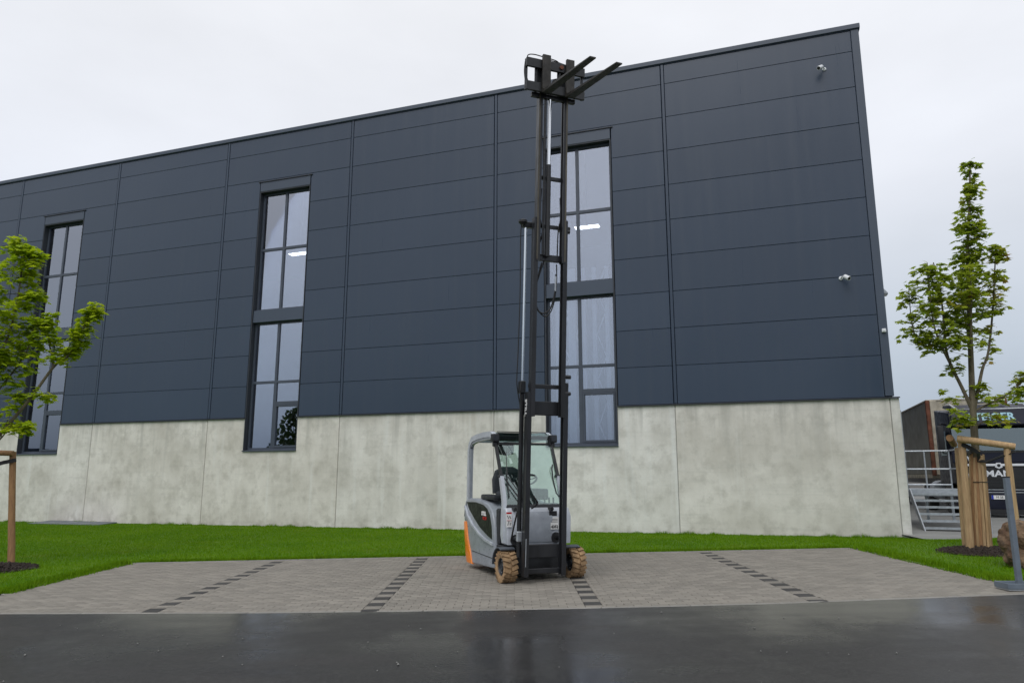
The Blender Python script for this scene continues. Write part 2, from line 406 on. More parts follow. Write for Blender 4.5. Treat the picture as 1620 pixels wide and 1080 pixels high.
# ------------------------------------------------------------------ builders
class B:
    def __init__(s): s.bm = bmesh.new()
    def box(s, c, size, rot=None, bev=0., seg=1):
        mtx = Matrix.Translation(c) @ (rot.to_matrix().to_4x4() if isinstance(rot, Euler) else (rot if rot is not None else Matrix())) @ Matrix.Diagonal((*size, 1))
        r = bmesh.ops.create_cube(s.bm, size=1, matrix=mtx)
        if bev:
            es = list({e for v in r['verts'] for e in v.link_edges})
            bmesh.ops.bevel(s.bm, geom=es, offset=bev, segments=seg, affect='EDGES', profile=.6)
        return s
    def span(s, a, b, bev=0., seg=1):
        return s.box([(a[i] + b[i]) / 2 for i in range(3)], [abs(b[i] - a[i]) for i in range(3)], None, bev, seg)
    def prism(s, poly, ax, a0, a1, bev=0., seg=1):
        # poly: 2D points in the plane normal to axis ax ('x': (y,z), 'y': (x,z), 'z': (x,y))
        def P(u, v, w): return {'x': (w, u, v), 'y': (u, w, v), 'z': (u, v, w)}[ax]
        v0 = [s.bm.verts.new(P(u, v, a0)) for u, v in poly]
        v1 = [s.bm.verts.new(P(u, v, a1)) for u, v in poly]
        n = len(poly)
        fs = [s.bm.faces.new(v0), s.bm.faces.new(v1[::-1])]
        for i in range(n):
            fs.append(s.bm.faces.new((v0[i], v1[i], v1[(i + 1) % n], v0[(i + 1) % n])))
        bmesh.ops.recalc_face_normals(s.bm, faces=fs)
        if bev:
            es = list({e for f in fs[:2] for e in f.edges})
            bmesh.ops.bevel(s.bm, geom=es, offset=bev, segments=seg, affect='EDGES', profile=.6)
        return s
    def sweep(s, pts, w, h=None, n=8, radii=None, cap=True, up=(0, 0, 1)):
        # n == 4: rectangular section w x h; else round section of radius w
        pts = [Vector(p) for p in pts]
        rings = []
        prev = None
        for i, p in enumerate(pts):
            if i == 0: t = pts[1] - pts[0]
            elif i == len(pts) - 1: t = pts[-1] - pts[-2]
            else: t = (pts[i + 1] - p).normalized() + (p - pts[i - 1]).normalized()
            t.normalize()
            if prev is None:
                a = Vector(up)
                if abs(a.dot(t)) > .95: a = Vector((1, 0, 0)) if abs(t.x) < .9 else Vector((0, 1, 0))
            else: a = prev
            u = (a - t * a.dot(t)).normalized(); prev = u
            v = t.cross(u)
            k = radii[i] if radii else 1.0
            if n == 4:
                hw, hh = w / 2 * k, (h or w) / 2 * k
                ring = [p + v * sx * hw + u * sy * hh for sx, sy in ((-1, -1), (1, -1), (1, 1), (-1, 1))]
            else:
                ring = [p + (u * math.cos(2 * math.pi * j / n) + v * math.sin(2 * math.pi * j / n)) * w * k for j in range(n)]
            rings.append([s.bm.verts.new(q) for q in ring])
        fs = []
        for a, b in zip(rings[:-1], rings[1:]):
            m = len(a)
            for j in range(m):
                fs.append(s.bm.faces.new((a[j], a[(j + 1) % m], b[(j + 1) % m], b[j])))
        if cap:
            fs.append(s.bm.faces.new(rings[0][::-1])); fs.append(s.bm.faces.new(rings[-1]))
        bmesh.ops.recalc_face_normals(s.bm, faces=fs)
        return s
    def lathe(s, prof, n=24, mtx=Matrix(), closed=False):
        # prof: (r, x) pairs turned about the X axis
        rings = [[s.bm.verts.new(mtx @ Vector((x, r * math.cos(2 * math.pi * j / n), r * math.sin(2 * math.pi * j / n)))) for j in range(n)] for r, x in prof]
        fs = []
        pr = list(zip(rings[:-1], rings[1:]))
        if closed: pr.append((rings[-1], rings[0]))
        for a, b in pr:
            for j in range(n):
                fs.append(s.bm.faces.new((a[j], a[(j + 1) % n], b[(j + 1) % n], b[j])))
        if not closed:
            fs.append(s.bm.faces.new(rings[0][::-1])); fs.append(s.bm.faces.new(rings[-1]))
        bmesh.ops.recalc_face_normals(s.bm, faces=fs)
        return s
    def build(s, name, m, parent=None, smooth=False, loc=None, rot=None):
        me = bpy.data.meshes.new(name)
        s.bm.to_mesh(me); s.bm.free()
        if smooth:
            me.shade_smooth()
            try: me.set_sharp_from_angle(angle=R(38))
            except Exception: pass
        me.materials.append(M[m] if isinstance(m, str) else m)
        o = bpy.data.objects.new(name, me)
        COL.objects.link(o)
        if parent: o.parent = parent
        if loc is not None: o.location = loc
        if rot is not None: o.rotation_euler = rot
        return o

def empty(name, loc=(0, 0, 0), rz=0., parent=None):
    o = bpy.data.objects.new(name, None)
    o.location = loc; o.rotation_euler = (0, 0, rz); o.empty_display_size = .2
    COL.objects.link(o)
    if parent: o.parent = parent
    return o

def tag(o, label=None, cat=None, group=None, kind=None):
    if label: o['label'] = label
    if cat: o['category'] = cat
    if group: o['group'] = group
    if kind: o['kind'] = kind
    return o

def raw_mesh(name, verts, faces, m, parent=None, tone=None, fl=3):
    verts = np.asarray(verts, np.float32).reshape(-1, 3)
    faces = np.asarray(faces, np.int32).reshape(-1, fl)
    me = bpy.data.meshes.new(name)
    me.vertices.add(len(verts)); me.vertices.foreach_set('co', verts.ravel())
    me.loops.add(faces.size); me.loops.foreach_set('vertex_index', faces.ravel())
    me.polygons.add(len(faces))
    me.polygons.foreach_set('loop_start', np.arange(0, faces.size, fl, dtype=np.int32))
    try: me.polygons.foreach_set('loop_total', np.full(len(faces), fl, np.int32))
    except Exception: pass
    me.update(calc_edges=True); me.validate()
    if tone is not None:
        at = me.attributes.new('tone', 'FLOAT', 'POINT')
        at.data.foreach_set('value', np.asarray(tone, np.float32))
    me.materials.append(M[m])
    o = bpy.data.objects.new(name, me); COL.objects.link(o)
    if parent: o.parent = parent
    return o

def lettering(name, body, size, m, parent, mtx, ext=.002, align='CENTER', bold=0., sx=1.):
    cu = bpy.data.curves.new(name, 'FONT')
    cu.body = body; cu.size = size; cu.extrude = ext; cu.align_x = align; cu.align_y = 'CENTER'
    cu.offset = bold; cu.resolution_u = 2
    t = bpy.data.objects.new(name, cu); COL.objects.link(t)
    dg = bpy.context.evaluated_depsgraph_get(); dg.update()
    me = bpy.data.meshes.new_from_object(t.evaluated_get(dg))
    bpy.data.objects.remove(t)
    me.transform(mtx @ Matrix.Diagonal((sx, 1, 1, 1)))
    me.materials.clear(); me.materials.append(M[m])
    o = bpy.data.objects.new(name, me); COL.objects.link(o); o.parent = parent
    return o
def frame_m(origin, xa, ya):
    x = Vector(xa).normalized(); y = Vector(ya).normalized(); z = x.cross(y)
    m = Matrix((x, y, z)).transposed().to_4x4(); m.translation = Vector(origin); return m

# ------------------------------------------------------------------ ground levels
SX, SY = .02, .011                       # the forecourt falls gently to the left and towards the road
def gp(x, y): return SX * x + SY * (y - 8.0)
TH = R(19.17); FD = 20.16                 # facade: through (0, FD), turned by TH
def wall_y(x): return FD - x * math.tan(TH)
def wall_base(x): return -.09 + (x / math.cos(TH) + 19.29) * (.18 / 28.95)
PX0, PX1, PY1 = -6.93, 6.22, 13.68
CURVE = [(-14, 9.6), (-9, 9.1), (-5.97, 8.86), (-2.92, 8.58), (0, 8.44), (2.75, 8.47), (5.91, 8.74), (9, 9.1), (16, 10.0), (40, 12.5)]
CURVE = [(-60, 13.0), (-30, 11.0)] + CURVE
def edge_y(x):
    return float(np.interp(x, [c[0] for c in CURVE], [c[1] for c in CURVE]))
def lawn_z(x, y):
    yw = max(wall_y(min(x, 9.3)), 16.2)
    t = min(1., max(0., (y - PY1) / max(.5, yw - PY1)))
    t = t * t * (3 - 2 * t)
    wb = wall_base(min(x, 9.2)) if x < 9.2 else .09 + (x - 9.2) * .03
    z = gp(x, y) * (1 - t) + wb * t
    return z
SLOPE = Matrix.Translation((0, 8, 0)) @ Matrix(((1, 0, -SX), (0, 1, -SY), (SX, SY, 1))).to_4x4()
slope_rot = SLOPE.to_3x3().to_euler()

b = B(); b.span((-700, -700, -2.6), (700, 1200, -2.55)); g = b.build('ground', 'gravel'); tag(g, kind='structure', label='plain grey soil spreading to the horizon', cat='ground')

# road: one sheet laid on the slope, its far edge follows the paving
cx = np.linspace(-60, 40, 120)
rv, rf = [], []
for i, x in enumerate(cx):
    rv += [(x, -45, gp(x, -45) + .004), (x, edge_y(x), gp(x, edge_y(x)) + .004)]
    if i: rf.append((2 * i - 2, 2 * i, 2 * i + 1, 2 * i - 1))
road = raw_mesh('road', rv, rf, 'asphalt', fl=4)
tag(road, 'dark wet asphalt road in front of the paved bays', 'road', kind='structure')

# paving bed under the stones (left of the bays it runs on in front of the lawn)
bed_v = []; bed_f = []
xs = np.linspace(-16, 6.24, 60)
for i, x in enumerate(xs):
    y1 = PY1 if x >= PX0 else 10.33
    bed_v += [(x, edge_y(x) - .12, gp(x, edge_y(x) - .12) - .014), (x, y1, gp(x, y1) - .014)]
    if i: bed_f.append((2 * i - 2, 2 * i, 2 * i + 1, 2 * i - 1))
paving = raw_mesh('paving', bed_v, bed_f, 'sand', fl=4)
tag(paving, 'grey block paved parking bays with rows of black marker stones', 'paving', kind='structure')

def tilt_at(x, y, dz=0.):
    return (x, y, gp(x, y) + dz)
TILT = Euler((math.atan(SY), -math.atan(SX), 0))

def stone_mesh(name, w, d, h, m, ch=.006):
    b = B()
    hw, hd = w / 2, d / 2
    b.bm.verts.ensure_lookup_table()
    lo = [b.bm.verts.new((sx * hw, sy * hd, -h)) for sx, sy in ((-1, -1), (1, -1), (1, 1), (-1, 1))]
    md = [b.bm.verts.new((sx * hw, sy * hd, -ch)) for sx, sy in ((-1, -1), (1, -1), (1, 1), (-1, 1))]
    tp = [b.bm.verts.new((sx * (hw - ch), sy * (hd - ch), 0)) for sx, sy in ((-1, -1), (1, -1), (1, 1), (-1, 1))]
    for r0, r1 in ((lo, md), (md, tp)):
        for j in range(4): b.bm.faces.new((r0[j], r0[(j + 1) % 4], r1[(j + 1) % 4], r1[j]))
    b.bm.faces.new(tp)
    me = bpy.data.meshes.new(name); b.bm.to_mesh(me); b.bm.free(); me.materials.append(M[m]); return me

LINES = [(-4.2, 8.94, 12), (-1.613, 8.60, 13), (.93, 8.77, 13), (3.48, 8.62, 13)]
mk = stone_mesh('marker_stone', .196, .196, .03, 'paver_black')
for x0, y0, n in LINES:
    for i in range(n):
        o = bpy.data.objects.new('marker_stone', mk); COL.objects.link(o); o.parent = paving
        o.location = tilt_at(x0, y0 + .402 * i, .002); o.rotation_euler = TILT
# block pavers 20 x 10 cm in half bond; the courses follow the gently curved road edge
NR = 52
def course(x, r): 
    e0 = edge_y(x) + .095
    return e0 + (PY1 - e0) * r / NR
cuts = [-14.0] + [v for l_ in LINES for v in (l_[0] - .1, l_[0] + .1)] + [6.2]
pav = []                                   # (x0, x1, row)
for r in range(NR):
    for c0, c1 in zip(cuts[0::2], cuts[1::2]):
        x = c1 - (.1 if r % 2 else .2)
        e1 = c1
        while e1 > c0 + .03:
            x = max(x, c0)
            if (e1 + x) / 2 > PX0 or course((x + e1) / 2, r + 1) < 10.33: pav.append((x, e1, course((x + e1) / 2, r), course((x + e1) / 2, r + 1), x, r))
            e1 = x; x -= .2
for x0, y0, n in LINES:                    # grey pairs between the black markers
    for i in range(-1, n):
        ya = y0 + .402 * i + .101; yb = ya + .2
        ya = max(ya, edge_y(x0) + .095); yb = min(yb, PY1)
        for p0, p1 in ((ya, (ya + yb) / 2), ((ya + yb) / 2, yb)):
            if p1 - p0 > .03: pav.append((x0 - .1, x0 + .1, p0, p1, None, 0))
    if y0 + .402 * n < PY1 and PY1 - (y0 + .402 * (n - 1) + .301) > .03:
        pav.append((x0 - .1, x0 + .1, y0 + .402 * (n - 1) + .301, PY1, None, 0))
full = [p for p in pav if p[4] is not None and p[1] - p[0] > .19 and abs((p[0] + p[1]) / 2) < p[2] * .73]
near = sorted(full, key=lambda p: p[2])[:300]
nearset = set(near)
JG = .0022
pm = stone_mesh('paver', .2 - 2 * JG, .1 - 2 * JG, .03, 'paver', .004)
for x0, x1, y0, y1, _, r in near:
    xm_ = (x0 + x1) / 2
    o = bpy.data.objects.new('paver', pm); COL.objects.link(o); o.parent = paving
    o.location = tilt_at(xm_, (y0 + y1) / 2, random.uniform(-.0012, .0012))
    sl_ = (course(x1, r) - course(x0, r)) / (x1 - x0)
    o.rotation_euler = (TILT.x, TILT.y, math.atan(sl_)); o.scale = (1, (y1 - y0) / .1, 1)
V, F, T = [], [], []
for p in pav:
    if p in nearset: continue
    x0, x1, y0, y1, k_, r = p
    k = len(V); dz = random.uniform(-.0012, .0012); c = .004
    sl_ = 0 if k_ is None else (course(x1, r) - course(x0, r)) / (x1 - x0)
    xm_ = (x0 + x1) / 2
    for ins, d_ in ((JG, -.03), (JG, -c), (JG + c, 0)):
        for xx, yy in ((x0 + ins, y0 + ins), (x1 - ins, y0 + ins), (x1 - ins, y1 - ins), (x0 + ins, y1 - ins)):
            yy += (xx - xm_) * sl_
            V.append((xx, yy, gp(xx, yy) + dz + d_))
    t = random.random(); T += [t] * 12
    for r0 in (0, 4):
        for j in range(4): F.append((k + r0 + j, k + r0 + (j + 1) % 4, k + r0 + 4 + (j + 1) % 4, k + r0 + 4 + j))
    F.append((k + 8, k + 9, k + 10, k + 11))
o = raw_mesh('paver_field', V, F, 'paver_attr', paving, T, 4); tag(o, kind='stuff')
# flush edging stones along the road, and the edging between paving and lawn
def edging(p0, p1, w=.09, dz=0.):
    mid = ((p0[0] + p1[0]) / 2, (p0[1] + p1[1]) / 2)
    L_ = math.hypot(p1[0] - p0[0], p1[1] - p0[1])
    b = B(); b.box((0, 0, -.02), (L_ - .008, w, .06), None, .006)
    o = b.build('edging_stone', 'kerb', paving, loc=tilt_at(*mid, -.008 + dz))
    o.rotation_euler = Euler((math.atan(SY), -math.atan(SX), math.atan2(p1[1] - p0[1], p1[0] - p0[0])))
x = -14.
while x < 6.2:
    x2 = min(x + 1.0, 6.24)
    edging((x, edge_y(x) + .045), (x2, edge_y(x2) + .045))
    x = x2
for x in np.arange(PX0, PX1 - .01, 1.01): edging((x, PY1 + .03), (min(x + 1.01, PX1), PY1 + .03), .06, .004)
for y in np.arange(9.0, PY1 - .2, 1.0): edging((PX1 + .03, y), (PX1 + .03, min(y + 1.0, PY1)), .06, .004)
for y in np.arange(10.36, PY1 - .2, 1.0): edging((PX0 - .03, y), (PX0 - .03, min(y + 1.0, PY1)), .06, .004)

# lawn sheet
gx = sorted(set(np.round(np.concatenate([np.linspace(-46, -12, 40), np.linspace(-12, PX0 - .06, 18), np.linspace(PX0 - .06, PX1 + .06, 40), np.linspace(PX1 + .06, 22, 34)]), 3)))
gt = np.linspace(0, 1, 20)
V, F = [], []
def lawn_back(x):
    if x < 9.0: return wall_y(x) + .02
    return max(16.25, wall_y(9.0)) - min(.9, (x - 9.0) * .45)
def lawn_front(x):
    if PX0 - .065 < x < PX1 + .065: return PY1 + .06
    if x >= PX1: return max(9.0, edge_y(x) + .05)
    return max(10.36, edge_y(x) + .3)
def in_lawn(x, y): return lawn_front(x) + .01 < y < lawn_back(x) - .02
def grid_strip(xl):
    k = len(V)
    for x in xl:
        xx = x
        for t in gt:
            y0 = lawn_front(xx); y = y0 + (lawn_back(xx) - y0) * t
            V.append((xx, y, lawn_z(xx, y) + (.012 if t > 0 else -.01)))
    n = len(gt)
    for i in range(len(xl) - 1):
        for j in range(n - 1): F.append((k + i * n + j, k + (i + 1) * n + j, k + (i + 1) * n + j + 1, k + i * n + j + 1))
grid_strip([x for x in gx if x <= PX0 - .059] )
grid_strip([PX0 - .0605] + [x for x in gx if PX0 - .059 < x < PX1 + .06] + [PX1 + .0605])
grid_strip([x for x in gx if x >= PX1 + .059])
V2 = []
lawn = raw_mesh('lawn', V, F, 'lawn', fl=4)
lawn.data.shade_smooth()
tag(lawn, 'bright green mown lawn between the paving and the hall', 'lawn', kind='structure')

def at_wall(s_): return (s_ * math.cos(TH) - .02 * math.sin(TH), FD - s_ * math.sin(TH) - .02 * math.cos(TH))
# grass blades (one mass), denser and longer at the borders
MULCH = [(7.9, 12.62, .62), (-9.1, 12.95, .78)]
def scatter(n, x0, x1, y0, y1, hmin, hmax, border=False):
    x = rng.uniform(x0, x1, n); y = rng.uniform(y0, y1, n)
    keep = np.array([in_lawn(a, c) for a, c in zip(x, y)])
    for mx, my, mr in MULCH: keep &= (np.hypot(x - mx, (y - my)) > mr * .85)
    x, y = x[keep], y[keep]
    z = np.array([lawn_z(a, c) for a, c in zip(x, y)])
    return x, y, z, rng.uniform(hmin, hmax, len(x))
parts = [scatter(400000, -17, 12.5, 13.68, 25.5, .025, .055), scatter(40000, -16, -6.9, 10.3, 13.68, .025, .055), scatter(90000, -30, -17, 11, 31, .025, .055), scatter(30000, 6.2, 12, 9.2, 13.68, .025, .055),
         scatter(9000, -6.9, 6.2, 13.73, 13.86, .03, .075), scatter(3500, -7.18, -6.98, 10.4, 13.7, .04, .09), scatter(3500, 6.27, 6.45, 9.2, 13.7, .04, .09)]
def border(n, f0, f1, spread, hmin, hmax):          # ragged tufts along a line
    t = rng.random(n); c_ = rng.normal(0, 1, n)
    x = f0[0] + (f1[0] - f0[0]) * t; y = f0[1] + (f1[1] - f0[1]) * t
    dx, dy = f1[0] - f0[0], f1[1] - f0[1]; L_ = math.hypot(dx, dy)
    o_ = np.abs(c_) * spread; clump = .45 + .55 * np.sin(x * 7.1 + y * 3.3) * np.sin(x * 2.3 - y * 5.7)
    x = x - dy / L_ * o_; y = y + dx / L_ * o_
    return x, y, np.array([lawn_z(a_, b_) for a_, b_ in zip(x, y)]), rng.uniform(hmin, hmax, n) * np.clip(clump, .35, 1)
wa, wb_ = at_wall(9.5), at_wall(-19)
parts += [border(14000, wa, wb_, .10, .05, .14), border(5000, (PX0, PY1 + .04), (PX1, PY1 + .04), .05, .04, .11), border(2200, (PX1 + .05, 13.7), (PX1 + .05, 9.1), -.05, .04, .13), border(2200, (PX0 - .04, 13.7), (PX0 - .04, 10.4), .05, .04, .13)]
X, Y, Z, H = [np.concatenate([p[i] for p in parts]) for i in range(4)]
n = len(X); a = rng.uniform(0, 2 * np.pi, n); w = rng.uniform(.004, .009, n)
lx, ly = rng.normal(0, .35, n) * H, rng.normal(0, .35, n) * H
V = np.empty((n, 3, 3), np.float32)
V[:, 0] = np.stack([X - np.cos(a) * w, Y - np.sin(a) * w, Z], 1)
V[:, 1] = np.stack([X + np.cos(a) * w, Y + np.sin(a) * w, Z], 1)
V[:, 2] = np.stack([X + lx, Y + ly, Z + H], 1)
tone = np.repeat(rng.random(n), 3)
gr = raw_mesh('grass', V, np.arange(n * 3), 'blade', None, tone)
tag(gr, 'short green grass blades of the lawn', 'grass', kind='stuff')

V, F = [], []
rg0 = np.random.default_rng(5)
for i in range(110):
    y_ = 3.2 + 5.1 * rg0.random() ** .8; x_ = rg0.uniform(-.78, .78) * y_
    if y_ > edge_y(x_) - .03: continue
    r_ = rg0.uniform(.004, .010) * (1.6 if rg0.random() < .06 else 1); k = len(V)
    P = [(1, 0, 0), (0, 1, 0), (-1, 0, 0), (0, -1, 0), (0, 0, .9), (0, 0, -.5)]
    for px_, py_, pz_ in P: V.append((x_ + px_ * r_ * rg0.uniform(.7, 1.3), y_ + py_ * r_ * rg0.uniform(.7, 1.3), gp(x_, y_) + .006 + pz_ * r_ + r_ * .3))
    for a_ in range(4): F += [(k + a_, k + (a_ + 1) % 4, k + 4), (k + (a_ + 1) % 4, k + a_, k + 5)]
grit = raw_mesh('loose_grit', V, F, 'concrete_yard'); tag(grit, 'scattered grit lying on the wet asphalt', 'grit', kind='stuff')

# yard behind the hall's corner
V = []; F = []
ys = [15.0, 16.3, 19, 23, 30, 60]; zs = [.12, .17, .25, .30, .33, .5]
xs = [8.9, 12, 16, 25, 60]
for x in xs:
    for y, z in zip(ys, zs): V.append((x, y, z - .01))
for i in range(len(xs) - 1):
    for j in range(len(ys) - 1):
        k = i * len(ys) + j; F.append((k, k + len(ys), k + len(ys) + 1, k + 1))
yard = raw_mesh('yard', V, F, 'concrete_yard', fl=4)
tag(yard, 'grey concrete yard beside the hall where the truck stands', 'yard', kind='structure')

# ------------------------------------------------------------------ the hall
hall = empty('industrial_hall', (0, FD, 0), -TH)
tag(hall, 'long anthracite panel clad industrial hall on a raw concrete plinth', 'building')
S1 = 9.55
JOINTS = [-45.1, -40.1, -35.15, -30.25, -25.3, -20.35, -15.41, -10.47, -5.53, -.54, 4.46]
ZC, ZT = 3.33, 12.94
WIN = [-27.9, -17.92, -8.02, 1.97]        # window centre lines
WW = .965; WZ0, WZ1, WH = 2.31, 10.9, 11.27
ROWS = [ZC + i for i in range(10)] + [ZT]
gap = .004
def clad(a, b_, z0, z1):
    b = B(); b.box(((a + b_) / 2, .05, (z0 + z1) / 2), (b_ - a, .10, z1 - z0), None, .006)
    return b.build('cladding_panel', 'cladding', hall)
cols = list(zip(JOINTS, JOINTS[1:] + [S1 - .2]))
for a, b_ in cols:
    wc = [w for w in WIN if a < w < b_]
    for z0, z1 in zip(ROWS[:-1], ROWS[1:]):
        A, Bx = a + .075, b_ - (.035 if b_ < S1 - .3 else .0)
        if wc and z0 < WH - .05:
            w = wc[0]
            zt = z1
            clad(A, w - WW - .05, z0 + gap, z1 - gap); clad(w + WW + .05, Bx, z0 + gap, z1 - gap)
            if z1 > WH + .03: clad(w - WW - .05 + .004, w + WW + .05 - .004, WH + .03, z1 - gap)
        else:
            clad(A, Bx, z0 + gap, z1 - gap)
    # vertical cover strip with its dark joint on the left
    b = B(); b.span((a - .012, -.012, ZC + .01), (a + .062, .06, ZT - .01), .006); b.build('cover_strip', 'cladding', hall)
b = B(); b.span((S1 - .19, -.014, ZC + .02), (S1, .10, ZT), .008); b.build('corner_flashing', 'flashing', hall)
# backing wall behind the cladding: pieces round the window openings
edges = [-50]
for w in WIN: edges += [w - WW - .03, w + WW + .03]
edges.append(S1 - .03)
b = B()
for i in range(0, len(edges), 2): b.span((edges[i], .07, ZC - .02), (edges[i + 1], .32, ZT))
for w in WIN: b.span((w - WW - .03, .07, WH), (w + WW + .03, .32, ZT))
b.build('backing_wall', 'joint', hall)
b = B(); b.span((-50, -.05, ZT), (S1 + .035, .30, ZT + .14), .012); b.build('parapet_flashing', 'flashing', hall)
b = B(); b.span((-50, -.02, ZT - .022), (S1 + .03, .06, ZT - .001)); b.build('parapet_shadow_gap', 'joint', hall)
# drip flashing over the plinth, in lengths between the windows
for a, b_ in zip([-50] + [w + WW + .03 for w in WIN], [w - WW - .03 for w in WIN] + [S1 + .115]):
    b = B(); b.prism([(-.055, ZC - .035), (-.055, ZC - .012), (.09, ZC + .012), (.09, ZC - .02)], 'x', a, b_); b.build('drip_flashing', 'reveal', hall)
# precast plinth panels, notched below the windows
pcols = list(zip(JOINTS, JOINTS[1:] + [S1 - .10])) + [(S1 - .10, S1 + .105)]
for a, b_ in pcols:
    wc = [w for w in WIN if a < w < b_]
    A, Bx = a + .007, b_ - .007
    zt = ZC - .03
    if wc:
        w = wc[0]
        poly = [(A, -.6), (Bx, -.6), (Bx, zt), (w + WW + .02, zt), (w + WW + .02, WZ0 - .04), (w - WW - .02, WZ0 - .04), (w - WW - .02, zt), (A, zt)]
    else: poly = [(A, -.6), (Bx, -.6), (Bx, zt), (A, zt)]
    b = B(); b.prism(poly, 'y', .0, .28, .010); b.build('plinth_panel', 'concrete', hall)
b = B()
for i in range(0, len(edges), 2):
    b.span((edges[i], .03, -.6), (edges[i + 1], .27, ZC - .05))
b.build('plinth_joint', mat('plinth_joint_sealant', (.36, .36, .34), .9, 0, .1), hall)
# side wall, roof, rear so that the hall is a solid building
b = B(); b.span((S1 - .28, .33, ZC), (S1 - .02, 40, ZT), .01); b.build('side_cladding', 'cladding', hall)
b = B(); b.span((S1 - .2, .29, -.6), (S1 + .1, 40, ZC - .04), .01); b.build('side_plinth', 'concrete', hall)
b = B(); b.span((-50, .31, ZT - .12), (S1 - .3, 40, ZT + .02)); b.build('roof', 'flashing', hall)
b = B(); b.span((-50, 39.8, -.6), (S1, 40.2, ZT)); b.span((-50.3, .2, -.6), (-50, 40, ZT)); b.build('rear_wall', 'cladding', hall)
b = B(); b.span((S1 - .05, 1.6, 12.2), (S1 + .16, 1.9, 12.5), .01); b.span((S1 - .02, 1.66, 12.02), (S1 + .08, 1.84, 12.2)); b.build('eaves_bracket', 'flashing', hall)
# interior
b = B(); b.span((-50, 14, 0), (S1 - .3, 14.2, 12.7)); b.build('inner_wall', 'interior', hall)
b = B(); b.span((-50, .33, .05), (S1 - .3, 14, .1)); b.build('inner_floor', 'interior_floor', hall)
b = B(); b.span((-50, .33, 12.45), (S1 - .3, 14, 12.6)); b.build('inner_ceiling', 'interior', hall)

def window(w):
    x0, x1 = w - WW, w + WW
    d = .20                                     # glass plane
    b = B()                                     # outer frame
    for a_, c_ in (((x0, d - .03, WZ0), (x0 + .06, d + .05, WZ1)), ((x1 - .06, d - .03, WZ0), (x1, d + .05, WZ1)),
                   ((x0 + .06, d - .03, WZ1 - .06), (x1 - .06, d + .05, WZ1)), ((x0 + .06, d - .03, WZ0), (x1 - .06, d + .05, WZ0 + .07))):
        b.span(a_, c_, .004)
    root = b.build('window', 'frame', hall)
    b = B()
    b.span((x0 - .03, .0, WZ0), (x0 - .002, .31, WZ1)); b.span((x1 + .002, .0, WZ0), (x1 + .03, .31, WZ1)); b.span((x0 - .03, .0, WZ1 + .002), (x1 + .03, .31, WZ1 + .03))
    b.build('reveal', 'reveal', root)
    b = B(); b.span((x0 - .02, -.01, WZ1 + .035), (x1 + .02, .09, WH - .012), .006); b.build('lintel_panel', 'flashing', root)
    b = B(); b.span((x0 - .09, -.035, WH - .008), (x1 + .10, .06, WH + .018)); b.build('lintel_flashing', 'reveal', root)
    b = B(); b.prism([(-.05, WZ0 - .045), (-.05, WZ0 - .015), (d, WZ0 + .012), (d, WZ0 - .045)], 'x', x0 - .03, x1 + .03); b.build('sill', 'frame', root)
    sp0, sp1 = 6.42, 6.82
    b = B(); b.span((x0 + .004, .03, sp0), (x1 - .004, d + .04, sp1), .006); b.build('spandrel_panel', 'flashing', root)
    b = B(); b.span((x0 + .06, d - .03, sp1 + .001), (x1 - .06, d + .05, sp1 + .06)); b.build('transom', 'frame', root)
    b = B(); b.span((x0 + .06, d - .03, sp0 - .06), (x1 - .06, d + .05, sp0 - .001)); b.build('transom', 'frame', root)
    xm = w - .04
    mw = .045
    lowx = w + .02
    def bar(name, a_, c_): b = B(); b.span(a_, c_, .004); b.build(name, 'frame', root)
    bar('mullion', (xm - mw, d - .032, sp1 + .06), (xm + mw, d + .052, WZ1 - .06))
    bar('mullion', (xm - mw, d - .032, 4.50), (xm + mw, d + .052, sp0 - .06))
    bar('mullion', (xm - mw * 1.2, d - .032, WZ0 + .07), (xm + mw * 1.2, d + .052, 4.42))
    bar('transom', (x0 + .06, d - .03, 8.87), (x1 - .06, d + .05, 8.96))
    bar('transom', (x0 + .06, d - .03, 4.42), (x1 - .06, d + .05, 4.50))
    bar('transom', (xm + mw * 1.2, d - .03, 3.72), (x1 - .06, d + .05, 3.83))
    # opening sash in the lower right
    b = B()
    for a_, c_ in (((xm + .056, d - .05, WZ0 + .075), (xm + .106, d + .02, 3.715)), ((x1 - .11, d - .05, WZ0 + .075), (x1 - .062, d + .02, 3.715)),
                   ((xm + .106, d - .05, 3.665), (x1 - .11, d + .02, 3.715)), ((xm + .106, d - .05, WZ0 + .075), (x1 - .11, d + .02, WZ0 + .135))): b.span(a_, c_, .004)
    b.build('sash', 'frame', root)
    def pane(a0, a1, z0, z1):
        b = B(); b.span((a0 - .01, d + .004, z0 - .01), (a1 + .01, d + .010, z1 + .01)); b.build('pane', 'glass', root)
    L0, L1, R0, R1 = x0 + .06, xm - mw, xm + mw, x1 - .06
    for z0, z1 in ((8.96, WZ1 - .06), (sp1 + .06, 8.87), (4.50, sp0 - .06)): pane(L0, L1, z0, z1); pane(R0, R1, z0, z1)
    pane(L0, L1, WZ0 + .07, 4.42); pane(R0, R1, 3.83, 4.42); pane(R0, R1, WZ0 + .07, 3.72)
for w in WIN: window(w)

